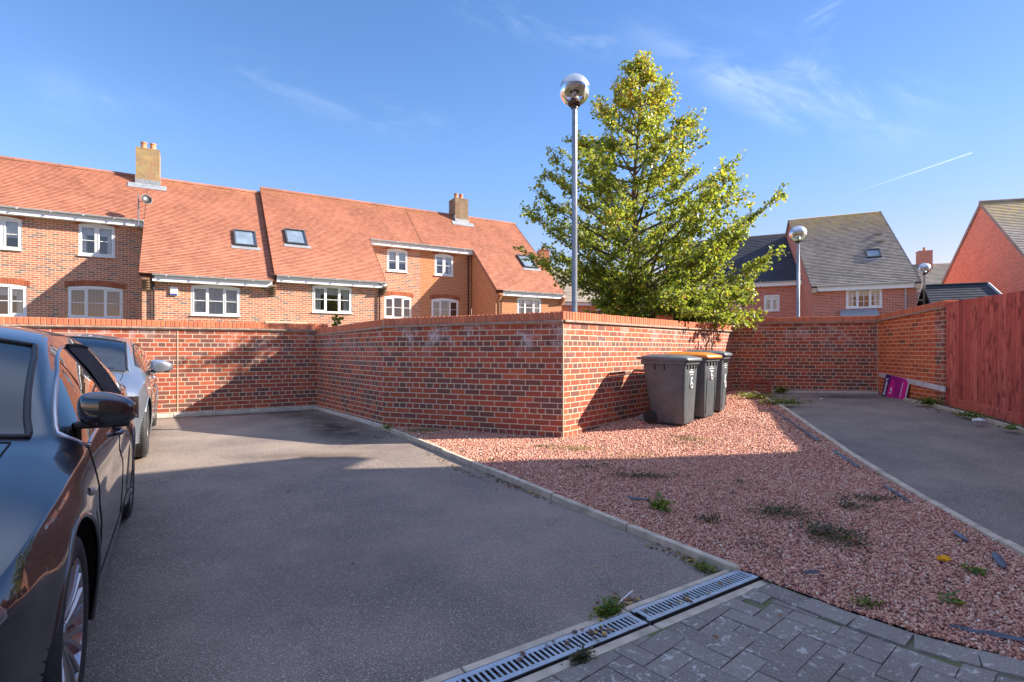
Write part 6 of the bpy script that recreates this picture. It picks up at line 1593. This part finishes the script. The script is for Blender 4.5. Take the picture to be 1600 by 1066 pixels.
SUN_E, SKY_E, EXPO, SKY_SAT, CLOUD, SKY_TINT, HORIZ, VEIL, ZENITH_FILL_COL = 5.0, .11, 1.45, 1.2, (5.2, 5.6, 6.2, 1), (1.10, .88, .88, 1), (.93, .62, .52, 1), .36, (6.2, 7.2, 9.8, 1)
ctr = nose + axB * 2.2
cb, RG, XS, (NS, NG, NR, nA, nB) = car(sal, 'glossy black saloon car parked nearest the camera at the left edge, facing the viewer', 'car', (nose.x, nose.y, -.14), axB, None)
# sun shade sock stretched over the rear side window
mb = MB(); i0 = min(range(len(XS)), key=lambda k: abs(XS[k] - 2.61)); i1 = min(range(len(XS)), key=lambda k: abs(XS[k] - 3.28)); rr = random.Random(4)
grid = []
for i in range(i0, i1 + 1):
    row = []
    for j in range(NS, NS + NG):
        p = RG[i][j]; k = mnoise.noise(Vector((p[0] * 5, p[2] * 9, 0))) * .012; row.append((p[0], -(p[1] + .008 + k * .6), p[2] + .003))
    grid.append(row)
for a, b in zip(grid[:-1], grid[1:]):
    for j in range(len(a) - 1): mb.poly([a[j], b[j], b[j + 1], a[j + 1]])
o = mb.build('window_shade', M['sock'], cb, world=False, smooth=True, weld=True); o['label'] = 'black fabric sun shade stretched over the rear door window'
mb = MB(); top = [(p[-1][0], p[-1][1] - .004, p[-1][2] + .0) for p in grid]; mb.tube(top, [.009 + .003 * rr.random() for _ in top], 7); mb.build('shade_hem', M['sock'], cb, world=False, smooth=True)
hat = dict(name='silver_hatchback_car', L=4.20, R=.315, gap=.045, sill=.20, rim=.205, spokes=7, twin=False, axles=(.82, 3.42), zm=.60, bulge=.045, cut=.48, bowf=.28,
    ztop=([0, .05, .15, .4, .75, 1.05, 1.3, 1.7, 2.05, 2.5, 3.0, 3.5, 3.85, 4.05, 4.2], [.50, .62, .70, .80, .90, .97, 1.08, 1.27, 1.375, 1.42, 1.41, 1.36, 1.25, 1.02, .90]),
    zsh=([0, .1, .4, .9, 1.4, 2.0, 3.0, 3.7, 4.2], [.44, .56, .72, .84, .90, .93, .97, .99, .84]),
    wsh=([0, .15, .5, .95, 1.5, 2.2, 3.2, 3.8, 4.2], [.58, .70, .80, .845, .855, .855, .85, .80, .68]),
    ws=(1.10, 1.98), rs=(3.62, 4.02), doors=[1.30, 2.36, 3.18], dlo=[1.36, 3.62], pillars=[(2.30, 2.40)], bonnet=[.16, 1.04], mirror=1.52, my=.14, mz=.04, mw=.12, handles=(2.20, 3.02), repeater=1.16, head=(.05, .44),
    crease=lambda x: .60 + .05 * x, paint=M['silverpaint'], dlotrim='trim', seats=(1.98, 2.80), seatmat='seat', floor=.34)
axS = Vector((-.53, .848)).normalized(); outer = Vector((-4.14, 6.06)); ns = outer + Vector((-axS.y, axS.x)) * 0
nrm = Vector((-axS.y, axS.x))        # local +y
ns = outer - axS * .82 + nrm * .86
car(hat, 'silver hatchback parked behind the black car, beside the sunlit brick wall', 'car', (ns.x, ns.y, -.055), axS, None)

# ---------------------------------------------------------------- camera, light, sky
cam = bpy.data.cameras.new('camera'); co = bpy.data.objects.new('camera', cam); COL.objects.link(co); co.location = (0, 0, 1.15); co.rotation_euler = (R(90), 0, 0)
cam.sensor_width = 36; cam.lens = 18.83; cam.shift_y = .00875; cam.clip_start = .05; cam.clip_end = 3000; scene.camera = co
EL = R(29.5); SD = Vector((.9955, .094, 0)).normalized(); sd = Vector((SD.x * math.cos(EL), SD.y * math.cos(EL), math.sin(EL)))
sun = bpy.data.lights.new('sun', 'SUN'); so = bpy.data.objects.new('sun', sun); COL.objects.link(so); sun.energy = SUN_E; sun.angle = R(.53); sun.color = (1, .91, .78)
so.rotation_euler = (-sd).to_track_quat('-Z', 'Y').to_euler(); so.location = (20, 5, 20)
w = bpy.data.worlds.new('World'); scene.world = w; w.use_nodes = True; nt = w.node_tree; nt.nodes.clear()
def WN(t, **k):
    n = nt.nodes.new(t)
    for a, b in k.items(): setattr(n, a, b)
    return n
def wl(v, s):
    if isinstance(v, bpy.types.NodeSocket): nt.links.new(v, s)
    else: s.default_value = v
def wm(op, a, b=0., c=0., clamp=False):
    n = WN('ShaderNodeMath', operation=op, use_clamp=clamp); wl(a, n.inputs[0]); wl(b, n.inputs[1]); wl(c, n.inputs[2]); return n.outputs[0]
out = WN('ShaderNodeOutputWorld'); bg = WN('ShaderNodeBackground'); nt.links.new(bg.outputs[0], out.inputs[0]); bg.inputs[1].default_value = SKY_E
sky = WN('ShaderNodeTexSky', sky_type='NISHITA'); sky.sun_disc = False; sky.sun_elevation = EL; sky.sun_rotation = math.atan2(SD.x, SD.y); sky.air_density = 1.0; sky.dust_density = .1; sky.ozone_density = 3.0; sky.altitude = 50
tc = WN('ShaderNodeTexCoord'); dirv = tc.outputs['Generated']
def vmath(op, a, b=None):
    n = WN('ShaderNodeVectorMath', operation=op); wl(a, n.inputs[0]); 
    if b is not None: wl(b, n.inputs[1])
    return n
def mr(v, a, b, c=0., d=1., smooth=True):
    n = WN('ShaderNodeMapRange'); n.interpolation_type = 'SMOOTHSTEP' if smooth else 'LINEAR'; wl(v, n.inputs[0])
    for i, x in enumerate((a, b, c, d)): n.inputs[i + 1].default_value = x
    return n.outputs[0]
def wisp(A, B, width, scale, amt, seed, lo=.42, hi=.72):
    A = Vector(A).normalized(); B = Vector(B).normalized(); mid = (A + B).normalized(); n = A.cross(B).normalized(); along_ = n.cross(mid).normalized(); half = A.angle(B) / 2
    d1 = vmath('DOT_PRODUCT', dirv, tuple(n)).outputs['Value']; d2 = vmath('DOT_PRODUCT', dirv, tuple(along_)).outputs['Value']; d3 = vmath('DOT_PRODUCT', dirv, tuple(mid)).outputs['Value']
    comb = WN('ShaderNodeCombineXYZ'); nt.links.new(wm('MULTIPLY', d1, scale * 3.2), comb.inputs[0]); nt.links.new(wm('MULTIPLY', d2, scale), comb.inputs[1]); comb.inputs[2].default_value = seed
    nz_ = WN('ShaderNodeTexNoise'); nt.links.new(comb.outputs[0], nz_.inputs['Vector']); nz_.inputs['Scale'].default_value = 1; nz_.inputs['Detail'].default_value = 7; nz_.inputs['Roughness'].default_value = .62; nz_.inputs['Distortion'].default_value = .6
    warp = wm('ADD', d1, wm('MULTIPLY', wm('SUBTRACT', nz_.outputs['Fac'], .5), width * 1.6))
    m = wm('MULTIPLY', mr(wm('ABSOLUTE', warp), width, 0.), mr(wm('ABSOLUTE', d2), math.sin(half), math.sin(half) * .45)); m = wm('MULTIPLY', m, mr(nz_.outputs['Fac'], lo, hi)); m = wm('MULTIPLY', m, wm('GREATER_THAN', d3, 0.)); return wm('MULTIPLY', m, amt)
def pd(u, v): return (u - 800, 837, 547 - v)
ms = [wisp(pd(940, 20), pd(1520, 240), .075, 5, .26, 1., .36, .8), wisp(pd(1080, 110), pd(1280, 205), .035, 8, .26, 2., .35, .75), wisp(pd(680, 0), pd(1000, 90), .035, 7, .12, 3.), wisp(pd(280, 105), pd(720, 215), .05, 5, .10, 4.), wisp(pd(1240, 60), pd(1380, 0), .05, 6, .18, 5.), wisp(pd(0, 130), pd(330, 230), .06, 4, .08, 6.)]
A = Vector(pd(1300, 313)).normalized(); B = Vector(pd(1521, 238)).normalized(); mid = (A + B).normalized(); n = A.cross(B).normalized(); al = n.cross(mid).normalized(); hf = math.sin(A.angle(B) / 2)
d1 = vmath('DOT_PRODUCT', dirv, tuple(n)).outputs['Value']; d2 = vmath('DOT_PRODUCT', dirv, tuple(al)).outputs['Value']
tail = mr(d2, -hf, hf, .05, 1.) if al.dot(B) > 0 else mr(d2, hf, -hf, .15, 1.)
ct = wm('MULTIPLY', wm('MULTIPLY', mr(wm('ABSOLUTE', d1), .0016, .0001), mr(wm('ABSOLUTE', d2), hf, hf * .97)), wm('MULTIPLY', tail, .32)); ct = wm('MULTIPLY', ct, wm('GREATER_THAN', vmath('DOT_PRODUCT', dirv, tuple(mid)).outputs['Value'], 0.))
tot = ct
for m in ms: tot = wm('ADD', tot, m, 0., True)
mx = WN('ShaderNodeMix', data_type='RGBA'); nt.links.new(tot, mx.inputs[0]); 
hs = WN('ShaderNodeHueSaturation'); hs.inputs['Saturation'].default_value = SKY_SAT; hs.inputs['Value'].default_value = 1.; nt.links.new(sky.outputs[0], hs.inputs['Color'])
tint = WN('ShaderNodeMix', data_type='RGBA', blend_type='MULTIPLY'); tint.inputs[0].default_value = 1; nt.links.new(hs.outputs[0], tint.inputs[6]); tint.inputs[7].default_value = SKY_TINT; sz_ = WN('ShaderNodeSeparateXYZ'); nt.links.new(dirv, sz_.inputs[0])
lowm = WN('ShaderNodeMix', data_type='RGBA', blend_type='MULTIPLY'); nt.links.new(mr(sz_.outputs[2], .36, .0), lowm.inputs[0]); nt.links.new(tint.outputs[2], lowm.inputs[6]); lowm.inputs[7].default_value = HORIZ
zenith_fill = WN('ShaderNodeMix', data_type='RGBA'); nt.links.new(wm('MULTIPLY', mr(sz_.outputs[2], .60, .85), VEIL), zenith_fill.inputs[0]); nt.links.new(lowm.outputs[2], zenith_fill.inputs[6]); zenith_fill.inputs[7].default_value = ZENITH_FILL_COL  # invented pale patch overhead, out of view, added as fill for the shaded ground
sunside = WN('ShaderNodeMix', data_type='RGBA', blend_type='MULTIPLY'); nt.links.new(mr(sz_.outputs[0], -.1, .8), sunside.inputs[0]); nt.links.new(zenith_fill.outputs[2], sunside.inputs[6]); sunside.inputs[7].default_value = (.78, .76, .82, 1)
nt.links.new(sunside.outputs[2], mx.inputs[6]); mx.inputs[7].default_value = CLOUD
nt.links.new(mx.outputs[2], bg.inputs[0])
scene.view_settings.view_transform = 'Standard'; scene.view_settings.look = 'None'; scene.view_settings.exposure = EXPO; scene.view_settings.gamma = 1
scene.render.engine = 'CYCLES'; scene.render.resolution_x = 1024; scene.render.resolution_y = 682
scene.cycles.max_bounces = 8; scene.cycles.transparent_max_bounces = 16; scene.cycles.use_denoising = True
bpy.context.view_layer.update()
